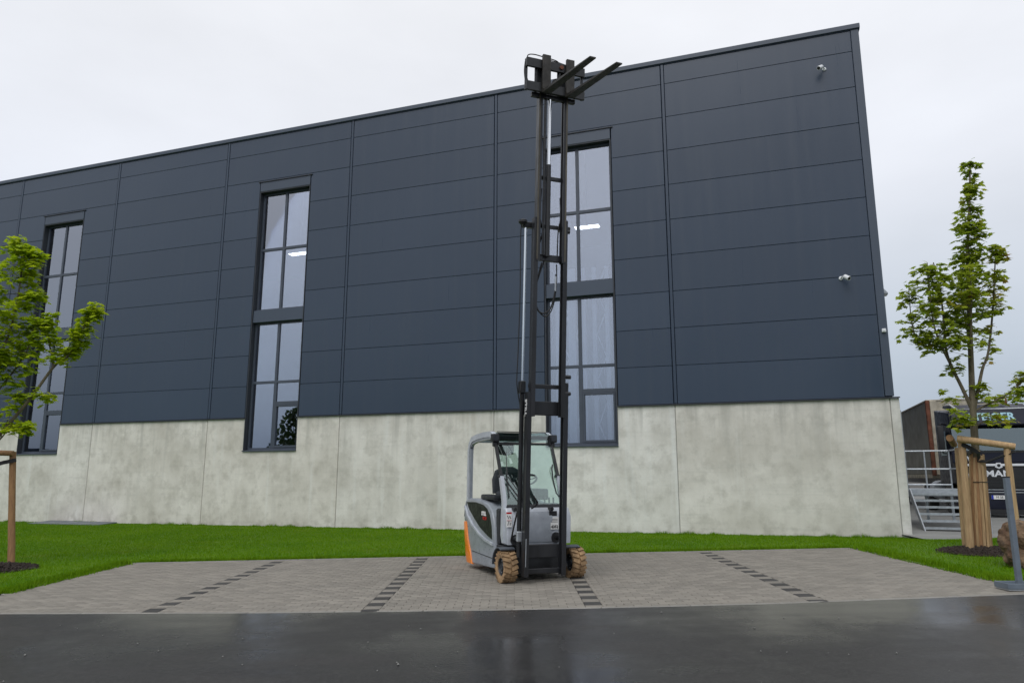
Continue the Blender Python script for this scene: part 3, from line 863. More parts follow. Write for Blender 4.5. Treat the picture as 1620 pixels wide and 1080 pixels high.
# things on the facade, in the hall's frame
HM = Matrix.Translation((0, FD, 0)) @ Matrix.Rotation(-TH, 4, 'Z')
def at_hall(s, off, z): return HM @ Vector((s, off, z))
def security_camera(s, z, label, turn):
    t = empty('security_camera', at_hall(s, -.002, z), -TH); tag(t, label, 'camera', 'cameras on the hall front'); t.scale = (.72, .72, .72)
    b = B(); b.lathe([(.065, 0), (.065, .03), (.045, .045)], 20, Matrix.Rotation(R(-90), 4, 'Z')); b.build('mount', 'cam_white', t, True)
    p1 = Vector((-.10 * turn, -.20, .02)); p2 = Vector((-.16 * turn, -.30, -.06))
    b = B(); b.sweep([(0, -.03, 0), (-.03 * turn, -.10, .02), p1, p2], .024, n=10); b.build('arm', 'cam_white', t, True)
    mt = Matrix.Translation(p2) @ Vector((-.45 * turn, -.55, -.45)).to_track_quat('X', 'Z').to_matrix().to_4x4()
    b = B(); b.lathe([(.05, -.12), (.075, -.10), (.078, .10), (.07, .12), (.06, .115)], 20, mt); h = b.build('housing', 'cam_white', t, True)
    b = B(); b.lathe([(.055, .113), (.055, .121)], 18, mt); b.build('lens', 'ink', h, True)
security_camera(8.66, 11.95, 'white security camera high under the parapet by the hall corner', 1)
security_camera(8.62, 6.30, 'lower white security camera halfway up the hall corner', -1)
b = B(); b.box((0, -.03, 0), (.09, .06, .09), None, .01); b.box((0, -.065, 0), (.05, .01, .05), None, .004)
o = b.build('sensor_box', 'cam_white', loc=at_hall(9.46, -.018, 4.92), rot=(0, 0, -TH)); tag(o, 'tiny white sensor box on the corner flashing', 'sensor')
t = empty('wall_lamp', at_hall(S1, .6, 6.02), -TH); tag(t, 'small pale lamp on the side wall round the corner', 'lamp')
b = B(); b.prism([(-.02, -.05), (.16, -.09), (.16, -.05), (.05, .09), (-.02, .09)], 'y', -.12, .12, .008); b.build('housing', 'galv', t)
b = B(); b.span((.02, -.1, -.10), (.14, .1, -.085)); b.build('lens', 'cam_white', t)
# cellar hatch against the plinth
xl = -15.4 * math.cos(TH)
t = empty('cellar_hatch', at_hall(-15.36, -.42, wall_base(xl) - .02), -TH); tag(t, 'low grey metal hatch lying in the grass against the concrete plinth', 'hatch')
b = B(); b.prism([(-.42, -.05), (.40, -.05), (.40, .10), (-.42, .05)], 'x', -1.5, 1.5, .01); b.build('lid', 'hatch', t)
for sx in (-.75, 0, .75):
    b = B(); b.box((sx, 0, .076), (.03, .80, .012), Euler((R(3.5), 0, 0))); b.build('seam', 'galv', t)
# lamps and racks inside the hall
def hall_lamp(s, off, z, label, round_=True):
    t = empty('ceiling_lamp', at_hall(s, off, z), -TH); tag(t, label, 'lamp', 'lamps hanging in the hall')
    MY = Matrix.Rotation(R(90), 4, 'Y')
    if round_:
        b = B(); b.lathe([(.06, -.32), (.10, -.2), (.27, -.03), (.28, 0.01)], 24, MY); b.build('housing', 'galv', t, True)
        b = B(); b.lathe([(.25, .012), (.25, .03)], 24, MY); b.build('diffuser', 'lamp', t, True)
    else:
        b = B(); b.span((-.42, -.16, 0), (.42, .16, .08), .01); b.build('housing', 'galv', t)
        b = B(); b.span((-.40, -.13, -.014), (.40, .13, -.002)); b.build('diffuser', 'lamp', t)
    b = B(); b.sweep([(0, 0, .08 if not round_ else .3), (0, 0, 12.45 - z)], .012, n=6); b.build('cable', 'ink', t)
hall_lamp(-21.3, 3.1, 11.33, 'round lit lamp seen through the upper pane behind the left tree')
hall_lamp(-9.5, 3.0, 9.72, 'rectangular lit lamp behind the middle window', False)
hall_lamp(1.5, 3.2, 9.55, 'rectangular lit lamp behind the window next to the mast', False)
def rack_frame(s0, s1, off, label):
    t = empty('rack_upright', at_hall(s0, off, .1), -TH); tag(t, label, 'rack', 'white racking behind the glass')
    W = s1 - s0
    for sx in (0, W):
        b = B(); b.span((sx - .06, -.04, 0), (sx + .06, .04, 7.2), .006); b.build('post', 'rack', t)
    k = 0; z = .3
    while z < 6.9:
        a_, c_ = ((0.06, z), (W - .06, z + .62)) if k % 2 == 0 else ((W - .06, z), (.06, z + .62))
        b = B(); b.sweep([(a_[0], .05, a_[1]), (c_[0], .05, c_[1])], .055, .03, n=4); b.build('brace', 'rack', t)
        z += .62; k += 1
rack_frame(1.25, 1.62, .36, 'white lattice rack upright behind the mast, at the window edge')
rack_frame(1.72, 2.02, .36, 'white lattice rack upright in the middle of the window beside the mast')
rack_frame(2.32, 2.68, .36, 'white lattice rack upright nearest the right jamb of the window beside the mast')

# ------------------------------------------------------------------ the forklift
PHI = R(20.4)
fl = empty('forklift', (.319, 10.747, .026), PHI)
tag(fl, 'grey and orange forklift with its tall black mast fully raised', 'forklift')
XC = .03
def fpart(bb, name, m, smooth=False, parent=None): return bb.build(name, m, parent or fl, smooth)
HW = .50
# rear counterweight in orange
b = B(); b.prism([(1.47, .08), (1.74, .08), (1.83, .22), (1.90, .54), (1.93, .72), (1.80, .72), (1.70, .46), (1.55, .25)], 'x', XC - HW - .012, XC + HW + .012, .022, 2)
fpart(b, 'counterweight', 'orange', True)
# main body
body_poly = [(.36, .13), (1.465, .09), (1.54, .25), (1.69, .46), (1.795, .725), (1.93, .725), (1.95, .90), (1.86, 1.06), (1.60, 1.10), (1.07, 1.085), (.73, 1.04), (.53, .95), (.42, .76), (.38, .5)]
b = B(); b.prism(body_poly, 'x', XC - HW, XC + HW, .028, 3); body = fpart(b, 'body', 'grey', True)
def side_strip(name, m, poly, depth=.006, par=None):
    for sx in (-1, 1):
        xa = XC + sx * HW; b = B(); b.prism(poly, 'x', min(xa - sx * .01, xa + sx * depth), max(xa - sx * .01, xa + sx * depth)); fpart(b, name, m, False, par)
side_strip('side_panel', 'panel_black', [(1.79, 1.035), (1.3, 1.045), (.91, 1.015), (.73, .965), (.60, .88), (.52, .73), (.49, .53), (.72, .575), (1.06, .665), (1.36, .785), (1.64, .92)], .004, body)
sil = [(1.86, .97), (1.71, .82), (1.46, .69), (1.12, .575), (.81, .505), (.44, .465)]
for sx in (-1, 1):
    b = B(); b.sweep([(XC + sx * (HW - .004), y, z) for y, z in sil], .036, .055, n=4, up=(0, .4, 1)); fpart(b, 'trim', 'grey_light', False, body)
    b = B(); b.sweep([(XC + sx * (HW + .001), 1.50, .285), (XC + sx * (HW + .001), .44, .265)], .006, .009, n=4); fpart(b, 'seam', 'ink', False, body)
    b = B(); b.sweep([(XC + sx * (HW + .001), 1.93, .80), (XC + sx * (HW + .001), 1.80, 1.03)], .006, .010, n=4); fpart(b, 'seam', 'ink', False, body)
mL = frame_m((XC - HW - .0065, .88, .885), (0, -1, 0), (0, 0, 1))
lettering('lettering', 'STILL', .082, 'white', body, mL, bold=.004, sx=1.15)
lettering('lettering', 'RX 20', .062, 'red', body, frame_m((XC - HW - .0065, .84, .815), (0, -1, 0), (0, 0, 1)), bold=.002, sx=1.1)
# underside and rear wheels
b = B(); b.span((XC - .40, .2, .10), (XC + .40, 1.62, .3)); fpart(b, 'chassis', 'black')
for sx in (-.12, .12):
    b = B(); b.lathe([(.12, -.06), (.18, -.055), (.185, 0), (.18, .055), (.12, .06)], 20, Matrix.Translation((XC + sx, 1.38, .187))); fpart(b, 'rear_wheel', 'tyre', True)
# step, floor, cowl
b = B(); b.span((XC - .47, -.02, .40), (XC + .47, .5, .47), .01); fpart(b, 'floor_plate', 'plastic')
b = B(); b.span((XC - .49, .14, .22), (XC + .49, .40, .40), .012); fpart(b, 'step', 'grey')
b = B(); b.span((XC - .46, .30, .47), (XC + .46, .44, .98), .02); fpart(b, 'battery_front', 'plastic')
cw = B()
cw.prism([(-.10, .50), (.12, .50), (.18, .62), (.15, 1.0), (-.05, 1.0), (-.13, .88)], 'x', XC - .49, XC + .50, .025, 3)
cowl = fpart(cw, 'front_cowl', 'grey_light', True)
b = B(); b.prism([(-.118, .53), (-.145, .87), (-.09, .95), (-.06, .95), (-.06, .53)], 'x', XC - .17, XC + .20, .012, 2); fpart(b, 'front_cover', 'grey', True, cowl)
for x_, z_ in ((-.33, .565), (.29, .585)):
    b = B(); b.lathe([(.075, -.125), (.075, -.09)], 20, Matrix.Translation((x_, 0, z_)) @ Matrix.Rotation(R(90), 4, 'Z')); fpart(b, 'cylinder_port', 'ink', True, cowl)
for x_ in (-.34, .22):
    b = B(); b.lathe([(.028, -.15), (.028, -.02)], 14, Matrix.Translation((x_, 0, .985)) @ Matrix.Rotation(R(90), 4, 'Z')); fpart(b, 'bump_stop', 'ink', True, cowl)
# stickers on the cowl (front face leans slightly)
def sticker(xa, xb, za, zb, m, y=-.137):
    b = B(); b.span((xa, y - .003, za), (xb, y, zb)); return fpart(b, 'sticker', m, False, cowl)
sticker(-.475, -.395, .745, .925, 'white', -.134)
sticker(-.475, -.395, .925, .95, 'red', -.134)
for zc, pts in ((.88, [(-.46, .905), (-.445, .86), (-.425, .90), (-.41, .86)]), (.79, [(-.455, .77), (-.44, .825), (-.42, .77), (-.41, .81)])):
    b = B(); b.sweep([(x_, -.139, z_) for x_, z_ in pts], .010, .003, n=4, up=(0, 1, 0)); fpart(b, 'pictogram', 'ink', False, cowl)
b = B(); b.sweep([(-.47, -.139, .835), (-.40, -.139, .835)], .004, .006, n=4); fpart(b, 'pictogram', 'red', False, cowl)
sticker(.20, .325, .70, .87, 'white', -.136)
sticker(.185, .305, .885, .955, 'ink', -.125)
sticker(.335, .352, .66, .91, 'white', -.135)
sticker(.335, .352, .91, .935, 'red', -.135)
lettering('lettering', '4352', .055, 'ink', cowl, frame_m((.262, -.1395, .735), (1, 0, 0), (0, 0, 1)), bold=.002)
for zz in (.80, .82, .84):
    b = B(); b.span((.21, -.1405, zz), (.31, -.139, zz + .006)); fpart(b, 'sticker', 'ink', False, cowl)
# axle and lower front
b = B(); b.span((XC - .40, -.14, .10), (XC + .40, .16, .40), .03, 2); b.span((XC - .36, -.18, .40), (XC + .36, .1, .50), .02); fpart(b, 'drive_axle', 'black', True)
# fenders
for sx in (-1, 1):
    xc = XC + sx * .50
    arc = [(-.10 + .262 * math.cos(R(a_)), .215 + .262 * math.sin(R(a_))) for a_ in (2, 18, 35, 52, 70, 86, 100, 114)]
    b = B(); b.prism([(y, z) for y, z in arc] + [(-.10 + (y + .10) * .93, .215 + (z - .215) * .93) for y, z in arc[::-1]], 'x', xc - .12, xc + .105, .006); fpart(b, 'fender', mat('fender_grey', (.06, .07, .085), .45), True)
# front wheels
def wheel(xc, dz, name='front_wheel'):
    Tm = Matrix.Translation((xc, -.12, .212 + dz))
    b = B(); b.lathe([(.115, -.08), (.16, -.100), (.182, -.098), (.192, -.085), (.194, 0), (.192, .085), (.182, .098), (.16, .100), (.115, .08)], 36, Tm, closed=True)
    ty = fpart(b, name, 'tyre', True)
    b = B()
    for k in range(18):
        for sx in (-1, 1):
            a_ = 2 * math.pi * (k + (.5 if sx > 0 else 0)) / 18
            m_ = Tm @ Matrix.Rotation(a_, 4, 'X') @ Matrix.Translation((sx * .054, 0, .197)) @ Matrix.Rotation(sx * .35, 4, 'Z') @ Matrix.Diagonal((.096, .044, .032, 1))
            r_ = bmesh.ops.create_cube(b.bm, size=1, matrix=m_)
    fpart(b, 'tread', 'tyre', False, ty)
    b = B(); b.lathe([(.0, -.06), (.05, -.075), (.06, -.05), (.105, -.045), (.118, -.085), (.122, -.08), (.118, 0), (.118, .085), (.05, .07), (0, .07)], 24, Tm)
    rim = fpart(b, 'rim', 'rim', True, ty)
    b = B()
    for k in range(5):
        a_ = 2 * math.pi * k / 5; b.lathe([(.009, -.062), (.009, -.045)], 6, Tm @ Matrix.Translation((0, .082 * math.cos(a_), .082 * math.sin(a_))))
    fpart(b, 'wheel_nuts', 'galv', False, ty)
wheel(XC - .50, 0.002); wheel(XC + .54, .024)
# overhead guard
for sx in (-1, 1):
    xg = XC + sx * .455
    pts = [(1.80, 1.06), (1.79, 1.50), (1.77, 1.86), (1.72, 1.97), (1.60, 2.045), (1.35, 2.075), (.95, 2.09), (.66, 2.085), (.56, 2.05), (.50, 1.96)]
    b = B(); b.sweep([(xg, y, z) for y, z in pts], .075, .085, n=4, up=(0, 1, 0)); g_ = fpart(b, 'guard_frame', 'grey_light', True)
    b = B(); b.sweep([(xg + sx * .002, y - .075 if z < 1.9 else y, z - (.055 if z > 1.9 else 0)) for y, z in pts[:8]], .05, .05, n=4, up=(0, 1, 0)); fpart(b, 'guard_liner', 'grey', True, g_)
    b = B(); b.sweep([(xg, .50, 1.97), (xg, .37, 1.72), (xg, .22, 1.42)], .040, .045, n=4, up=(0, 1, 0)); fpart(b, 'windscreen_pillar', 'black')
    b = B(); b.sweep([(xg, .22, 1.44), (xg, .10, 1.10), (xg + sx * .02, .03, .72), (xg + sx * .025, .03, .52)], .055, .075, n=4, up=(0, 1, 0)); fpart(b, 'front_pillar', 'grey_light', True)
    b = B(); b.span((xg - .04, .20, 1.43), (xg + .04, .29, 1.47), .008); fpart(b, 'pillar_joint', 'plastic')
for y_, z_, w_ in ((.53, 2.03, .06), (1.66, 2.03, .05)):
    b = B(); b.span((XC - .43, y_ - w_ / 2, z_ - .03), (XC + .43, y_ + w_ / 2, z_ + .03), .01); fpart(b, 'guard_crossbar', 'grey_light' if y_ > 1 else 'black')
for k in range(5):
    b = B(); b.box((XC, .72 + k * .19, 2.055), (.84, .018, .05)); fpart(b, 'guard_bar', 'black')
b = B(); b.span((XC - .43, .56, 2.098), (XC + .43, 1.62, 2.106)); fpart(b, 'roof_glass', 'cab_glass')
b = B(); b.sweep([(XC - .43, .50, 2.115), (XC + .36, .50, 2.115), (XC + .43, .52, 2.06)], .010, .014, n=4); fpart(b, 'roof_rim', 'plastic')
b = B(); b.prism([(.495, 2.10), (.515, 2.10), (.495, 1.96), (.475, 1.96)], 'x', XC - .425, XC + .425); fpart(b, 'visor_glass', 'cab_glass')
# windscreen
b = B(); b.prism([(.06, 1.02), (.068, 1.02), (.478, 1.93), (.47, 1.93)], 'x', XC - .435, XC + .435); ws = fpart(b, 'windscreen', 'cab_glass')
b = B(); b.sweep([(XC - .44, .055, 1.012), (XC + .44, .055, 1.012)], .025, .03, n=4); fpart(b, 'seal', 'ink', False, ws)
b = B(); b.sweep([(XC - .44, .47, 1.935), (XC + .44, .47, 1.935)], .025, .03, n=4); fpart(b, 'seal', 'ink', False, ws)
def wsp(x_, z_, o=-.02): return (x_, .06 + (z_ - 1.02) * .4505 + o, z_)
b = B(); b.sweep([wsp(-.29, 1.80), wsp(-.33, 1.45), wsp(-.345, 1.14)], .011, .014, n=4); fpart(b, 'wiper', 'ink')
b = B(); b.sweep([wsp(-.40, 1.44, -.04), wsp(-.15, 1.05, -.05)], .012, .016, n=4); fpart(b, 'wiper', 'ink')
b = B(); b.sweep([wsp(-.33, 1.44, -.05), wsp(-.10, 1.06, -.06)], .010, .012, n=4); fpart(b, 'wiper', 'ink')
b = B(); b.lathe([(0, -.12), (.10, -.11), (.13, 0), (.10, .11), (0, .12)], 16, Matrix.Translation((XC - .28, .52, 1.86)) @ Matrix.Diagonal((1.1, .35, .8, 1))); fpart(b, 'interior_mirror', 'panel_black', True)
# work lights
for sx in (-1, 1):
    t = empty('work_light', (XC + sx * .475, .47, 2.02), 0, fl)
    b = B(); b.span((-.05, -.06, -.06), (.06, .06, .06), .02, 2); b.build('housing', 'plastic', t, True)
    b = B(); b.lathe([(.042, -.064), (.042, -.058)], 18, Matrix.Rotation(R(90), 4, 'Z')); b.build('lens', 'rim', t, True)
    b = B(); b.span((-.03, -.03, -.13), (.03, .03, -.06), .008); b.span((-.012 - sx * .05, -.03, -.10), (.012 - sx * .05, .03, .02)); b.build('bracket', 'ink', t)
# seat, steering wheel, levers, right-hand grab rail
b = B(); b.span((XC - .25, .62, 1.09), (XC + .25, 1.10, 1.22), .045, 3); b.build('seat_cushion', 'seat', fl, True)
b = B(); b.prism([(-.24, 1.18), (.24, 1.18), (.25, 1.40), (.20, 1.54), (.08, 1.60), (-.08, 1.60), (-.20, 1.54), (-.25, 1.40)], 'y', 1.06, 1.18, .03, 3); fpart(b, 'seat_back', 'seat', True)
b = B(); b.span((XC - .44, .60, 1.09), (XC - .27, 1.25, 1.17), .03, 2); fpart(b, 'seat_console', 'plastic', True)
b = B(); b.span((XC + .27, .55, 1.09), (XC + .44, 1.1, 1.26), .03, 2); fpart(b, 'armrest', 'plastic', True)
b = B(); b.sweep([(XC, .16, .98), (XC, .26, 1.20), (XC, .36, 1.36)], .055, n=10, radii=[1.5, 1.1, .7]); fpart(b, 'steering_column', 'plastic', True)
mw_ = Matrix.Translation((XC, .38, 1.39)) @ Vector((0, .5, .85)).to_track_quat('Z', 'Y').to_matrix().to_4x4()
b = B(); b.sweep([mw_ @ Vector((.16 * math.cos(a_), .16 * math.sin(a_), 0)) for a_ in np.linspace(0, 2 * math.pi, 25)], .015, n=8, cap=False)
for a_ in (0.5, 2.6, 4.7): b.sweep([mw_ @ Vector((0, 0, -.01)), mw_ @ Vector((.15 * math.cos(a_), .15 * math.sin(a_), 0))], .010, n=6)
fpart(b, 'steering_wheel', 'plastic', True)
b = B(); b.prism([(.02, .98), (.22, .98), (.20, 1.06), (.06, 1.045)], 'x', XC - .42, XC + .42, .01); fpart(b, 'dashboard', 'plastic')
for x_ in (.20, .27, .34):
    b = B(); b.sweep([(XC + x_, .14, 1.03), (XC + x_, .15, 1.14)], .013, n=8, radii=[.8, 1.2]); fpart(b, 'lever', 'plastic', True)
b = B(); b.sweep([(XC + .40, .30, 1.62), (XC + .37, .26, 1.56), (XC + .37, .22, 1.40), (XC + .39, .15, 1.2), (XC + .43, .12, 1.14)], .011, n=8); fpart(b, 'grab_rail', 'plastic', True)

# mast, hinged at the axle and tipped forward
TL = R(3.9)
mast = empty('mast', (0, -.30, .25), 0, fl); mast.rotation_euler = (TL, 0, 0)
XM = -.02
def mp(bb, name, m, smooth=False, parent=None):
    for v in bb.bm.verts: v.co.z -= .25
    return bb.build(name, m, parent or mast, smooth)
def channel(bb, x_out, side, z0, z1, wx=.075, wy=.14, m0=-.10, t=.022):
    # C section open towards the middle
    xo = x_out
    xi = x_out - side * wx
    bb.span((xo, m0 - wy / 2, z0), (xo - side * t, m0 + wy / 2, z1))
    bb.span((xo - side * t, m0 - wy / 2, z0), (xi, m0 - wy / 2 + t, z1))
    bb.span((xo - side * t, m0 + wy / 2 - t, z0), (xi, m0 + wy / 2, z1))
for side in (-1, 1):
    b = B(); channel(b, XM + side * .312, side, .11, 2.62, .066, .115, -.09); mp(b, 'outer_rail', 'rail')
    b = B(); channel(b, XM + side * .262, side, 2.28, 5.14, .062, .11, -.10); mp(b, 'middle_rail', 'rail')
    b = B(); channel(b, XM + side * .230, side, 4.50, 7.15, .058, .105, -.11); mp(b, 'inner_rail', 'rail')
    b = B(); b.span((XM + side * .231, -.166, 4.52), (XM + side * .205, -.163, 7.1)); mp(b, 'rail_edge', 'rail_edge')
    # lift cylinders behind the outer rails: barrel below, bright rod above
    b = B(); b.sweep([(XM + side * .325, .035, .35), (XM + side * .325, .035, 2.66)], .034, n=14); mp(b, 'lift_cylinder', 'black', True)
    b = B(); b.sweep([(XM + side * .325, .035, 2.66), (XM + side * .325, .035, 5.04)], .0195, n=14); mp(b, 'lift_rod', 'chrome', True)
    b = B(); b.span((XM + side * .29, -.02, 2.60), (XM + side * .375, .085, 2.78), .012); mp(b, 'cylinder_head', 'black')
    b = B(); b.span((XM + side * .20, -.005, 5.02), (XM + side * .375, .085, 5.10), .01); mp(b, 'rod_bracket', 'black')
def cross(z0, z1, half, m0, m1, name='crossmember'):
    b = B(); b.span((XM - half, m0, z0), (XM + half, m1, z1), .008); mp(b, name, 'rail')
cross(2.30, 2.50, .30, -.02, .02); cross(2.68, 2.74, .26, -.04, -.01)
cross(.34, .52, .29, -.04, -.005); cross(.13, .20, .28, -.06, -.01)
cross(4.52, 4.62, .225, -.09, -.04); cross(5.02, 5.08, .26, -.05, -.02); cross(5.74, 5.80, .225, -.08, -.04); cross(7.02, 7.12, .225, -.09, -.04)
for z_ in (2.86, 2.62):
    b = B(); b.lathe([(.028, .29), (.028, .38)], 12, Matrix.Translation((XM, -.06, z_))); mp(b, 'guide_roller', 'black', True)
b = B(); b.lathe([(.028, .25), (.03, .33)], 12, Matrix.Translation((XM, -.06, 5.0))); mp(b, 'guide_roller', 'black', True)
# spot lamp bracket on top of the rod
b = B(); b.sweep([(XM - .33, .05, 5.07), (XM - .40, .02, 5.08)], .018, n=8); b.lathe([(.03, -.06), (.065, -.02), (.065, .01), (.02, .03)], 14, Matrix.Translation((XM - .385, .0, 5.10)) @ Matrix.Rotation(R(-90), 4, 'Y')); mp(b, 'crosshead_cap', 'black', True)
# free-lift cylinder in the middle
b = B(); b.sweep([(XM - .05, -.13, 4.58), (XM - .05, -.13, 5.95)], .036, n=14); mp(b, 'free_lift_cylinder', 'black', True)
b = B(); b.sweep([(XM - .05, -.13, 5.95), (XM - .05, -.13, 7.08)], .026, n=14); mp(b, 'free_lift_rod', 'chrome', True)
for x_ in (-.125, -.105):
    b = B(); b.sweep([(XM + x_, -.12, 4.6), (XM + x_, -.12, 7.0)], .009, .016, n=4); mp(b, 'lift_chain', 'black')
b = B(); b.sweep([(XM - .10, -.10, 4.95), (XM - .15, -.06, 4.80), (XM - .20, -.04, 4.70)], .012, n=8); mp(b, 'hose', 'rubber', True)
# hoses
def hose(pts, r=.012, name='hose'):
    P = [Vector(p) for p in pts]; out = []
    for i in range(len(P) - 1):
        p0 = P[max(i - 1, 0)]; p1 = P[i]; p2 = P[i + 1]; p3 = P[min(i + 2, len(P) - 1)]
        for k in range(6):
            t = k / 6
            out.append(.5 * ((2 * p1) + (p2 - p0) * t + (2 * p0 - 5 * p1 + 4 * p2 - p3) * t * t + (3 * p1 - p0 - 3 * p2 + p3) * t ** 3))
    out.append(P[-1]); b = B(); b.sweep(out, r, n=8); mp(b, name, 'rubber', True)
hose([(-.09, -.06, 4.52), (-.16, -.05, 4.30), (-.225, -.05, 4.05), (-.20, -.05, 3.86), (-.10, -.05, 3.76), (.03, -.05, 3.84), (.10, -.05, 4.1), (.11, -.05, 4.35)])
hose([(-.12, -.05, 4.50), (-.19, -.04, 4.2), (-.20, -.04, 3.95), (-.15, -.04, 3.80), (-.04, -.04, 3.72), (.07, -.04, 3.86), (.125, -.04, 4.2), (.12, -.04, 4.5)], .009)
hose([(.15, -.06, 5.5), (.165, -.06, 5.2), (.13, -.06, 5.0), (.12, -.06, 4.6)], .010)
hose([(-.15, -.07, 5.6), (-.165, -.06, 5.2), (-.12, -.06, 4.98), (-.15, -.05, 4.8)], .010)
b = B(); b.sweep([(.105, -.05, 4.10), (.11, -.05, 4.32)], .016, n=8); mp(b, 'hose_fitting', 'galv', True)
hose([(XM - .385, .03, 5.06), (XM - .40, .04, 4.9), (XM - .385, .05, 4.0), (XM - .395, .05, 3.2), (XM - .405, .05, 2.80), (XM - .385, .05, 2.62), (XM - .35, .05, 2.45)], .008)
hose([(XM - .36, -.02, 2.75), (XM - .375, -.02, 2.6), (XM - .36, -.03, 2.45), (XM - .355, -.03, 1.9)], .010)
hose([(-.30, .01, 1.16), (-.36, .05, 1.0), (-.40, .10, .75), (-.42, .15, .55)], .012)
hose([(-.17, -.03, 1.18), (-.10, -.02, 1.08), (-.16, .05, 1.0)], .012)
lettering('lettering', 'STILL', .085, 'white', mast, Matrix.Translation((0, 0, -.25)) @ frame_m((XM - .318, -.10, 2.40), (0, 0, -1), (0, -1, 0)), bold=.003, sx=1.2)
# tilt cylinders and links at the foot
for sx in (-1, 1):
    b = B(); b.sweep([(XM + sx * .33, -.0, .62), (XM + sx * .33, .22, .56)], .03, n=10); mp(b, 'tilt_cylinder', 'black', True)
    b = B(); b.span((XM + sx * .31, -.03, .56), (XM + sx * .375, .03, .70), .01); mp(b, 'tilt_bracket', 'galv')
b = B(); b.sweep([(XM - .30, -.172, .25), (XM - .30, -.172, .62)], .006, n=6); mp(b, 'linkage_rod', 'galv', True)
# fork carriage
XF = -.02
car = empty('fork_carriage', (0, 0, 0), 0, mast)
def cp(bb, name, m, smooth=False): return mp(bb, name, m, smooth, car)
b = B(); b.span((XF - .47, -.235, 7.36), (XF + .47, -.195, 7.50), .006); cp(b, 'carriage_bar', 'black')
b = B(); b.span((XF - .47, -.235, 7.00), (XF + .47, -.195, 7.14), .006); cp(b, 'carriage_bar', 'black')
for x_ in (-.455, -.30, .06, .44):
    b = B(); b.span((XF + x_ - .02, -.19, 7.01), (XF + x_ + .02, -.165, 7.49), .004); cp(b, 'carriage_plate', 'black')
b = B(); b.span((XF - .35, -.16, 6.95), (XF + .35, -.10, 7.02), .006); cp(b, 'shifter_beam', 'black')
b = B(); b.span((XF - .30, -.155, 7.05), (XF - .10, -.12, 7.5), .006); b.span((XF + .10, -.155, 7.05), (XF + .30, -.12, 7.45), .006); cp(b, 'roller_plate', 'black')
b = B(); b.lathe([(.03, -.02), (.03, .02)], 12, Matrix.Translation((.06, -.24, 7.43)) @ Matrix.Rotation(R(90), 4, 'Z')); cp(b, 'carriage_pin', 'rust', True)
b = B(); b.lathe([(.07, -.02), (.07, .02)], 16, Matrix.Translation((.0, -.17, 7.20)) @ Matrix.Rotation(R(25), 4, 'Z')); cp(b, 'chain_pulley', 'black', True)
for xa, yaw in ((-.19, .03), (.19, .03)):
    b = B()
    poly = [(-.285, 7.56), (-.245, 7.56), (-.245, 6.99), (-.30, 6.965), (-1.70, 6.815), (-1.70, 6.833), (-.34, 7.010), (-.295, 7.040)]
    b.prism(poly, 'x', -.064, .064, .004)
    for v in b.bm.verts:
        if v.co.y < -1.4: v.co.x *= .72
        v.co.x += xa - (v.co.y + .28) * yaw
    cp(b, 'fork', 'fork')
hose([(-.49, -.17, 7.45), (-.50, -.17, 7.30), (-.48, -.17, 7.15), (-.44, -.17, 7.10)], .008)
hose([(-.47, -.17, 7.47), (-.475, -.17, 7.30), (-.44, -.17, 7.16), (-.40, -.17, 7.12)], .007)
hose([(-.47, -.20, 7.44), (-.46, -.20, 7.54), (-.36, -.20, 7.57), (-.20, -.20, 7.56), (-.05, -.20, 7.55), (.02, -.20, 7.53), (.03, -.20, 7.48)], .008)
hose([(-.15, -.20, 7.53), (.0, -.20, 7.525), (.12, -.20, 7.51), (.2, -.2, 7.50)], .008)

# ------------------------------------------------------------------ trees
LEAF2D = np.array([(0, -.12), (.20, -.30), (.22, -.05), (.52, .02), (.34, .20), (.30, .42), (.14, .36), (0, .72), (-.14, .36), (-.30, .42), (-.34, .20), (-.52, .02), (-.22, -.05), (-.20, -.30)])
def catmull(pts, k=5):
    P = [Vector(p) for p in pts]; out = []
    for i in range(len(P) - 1):
        p0 = P[max(i - 1, 0)]; p1 = P[i]; p2 = P[i + 1]; p3 = P[min(i + 2, len(P) - 1)]
        for j in range(k):
            t = j / k
            out.append(.5 * ((2 * p1) + (p2 - p0) * t + (2 * p0 - 5 * p1 + 4 * p2 - p3) * t * t + (3 * p1 - p0 - 3 * p2 + p3) * t ** 3))
    out.append(P[-1]); return out

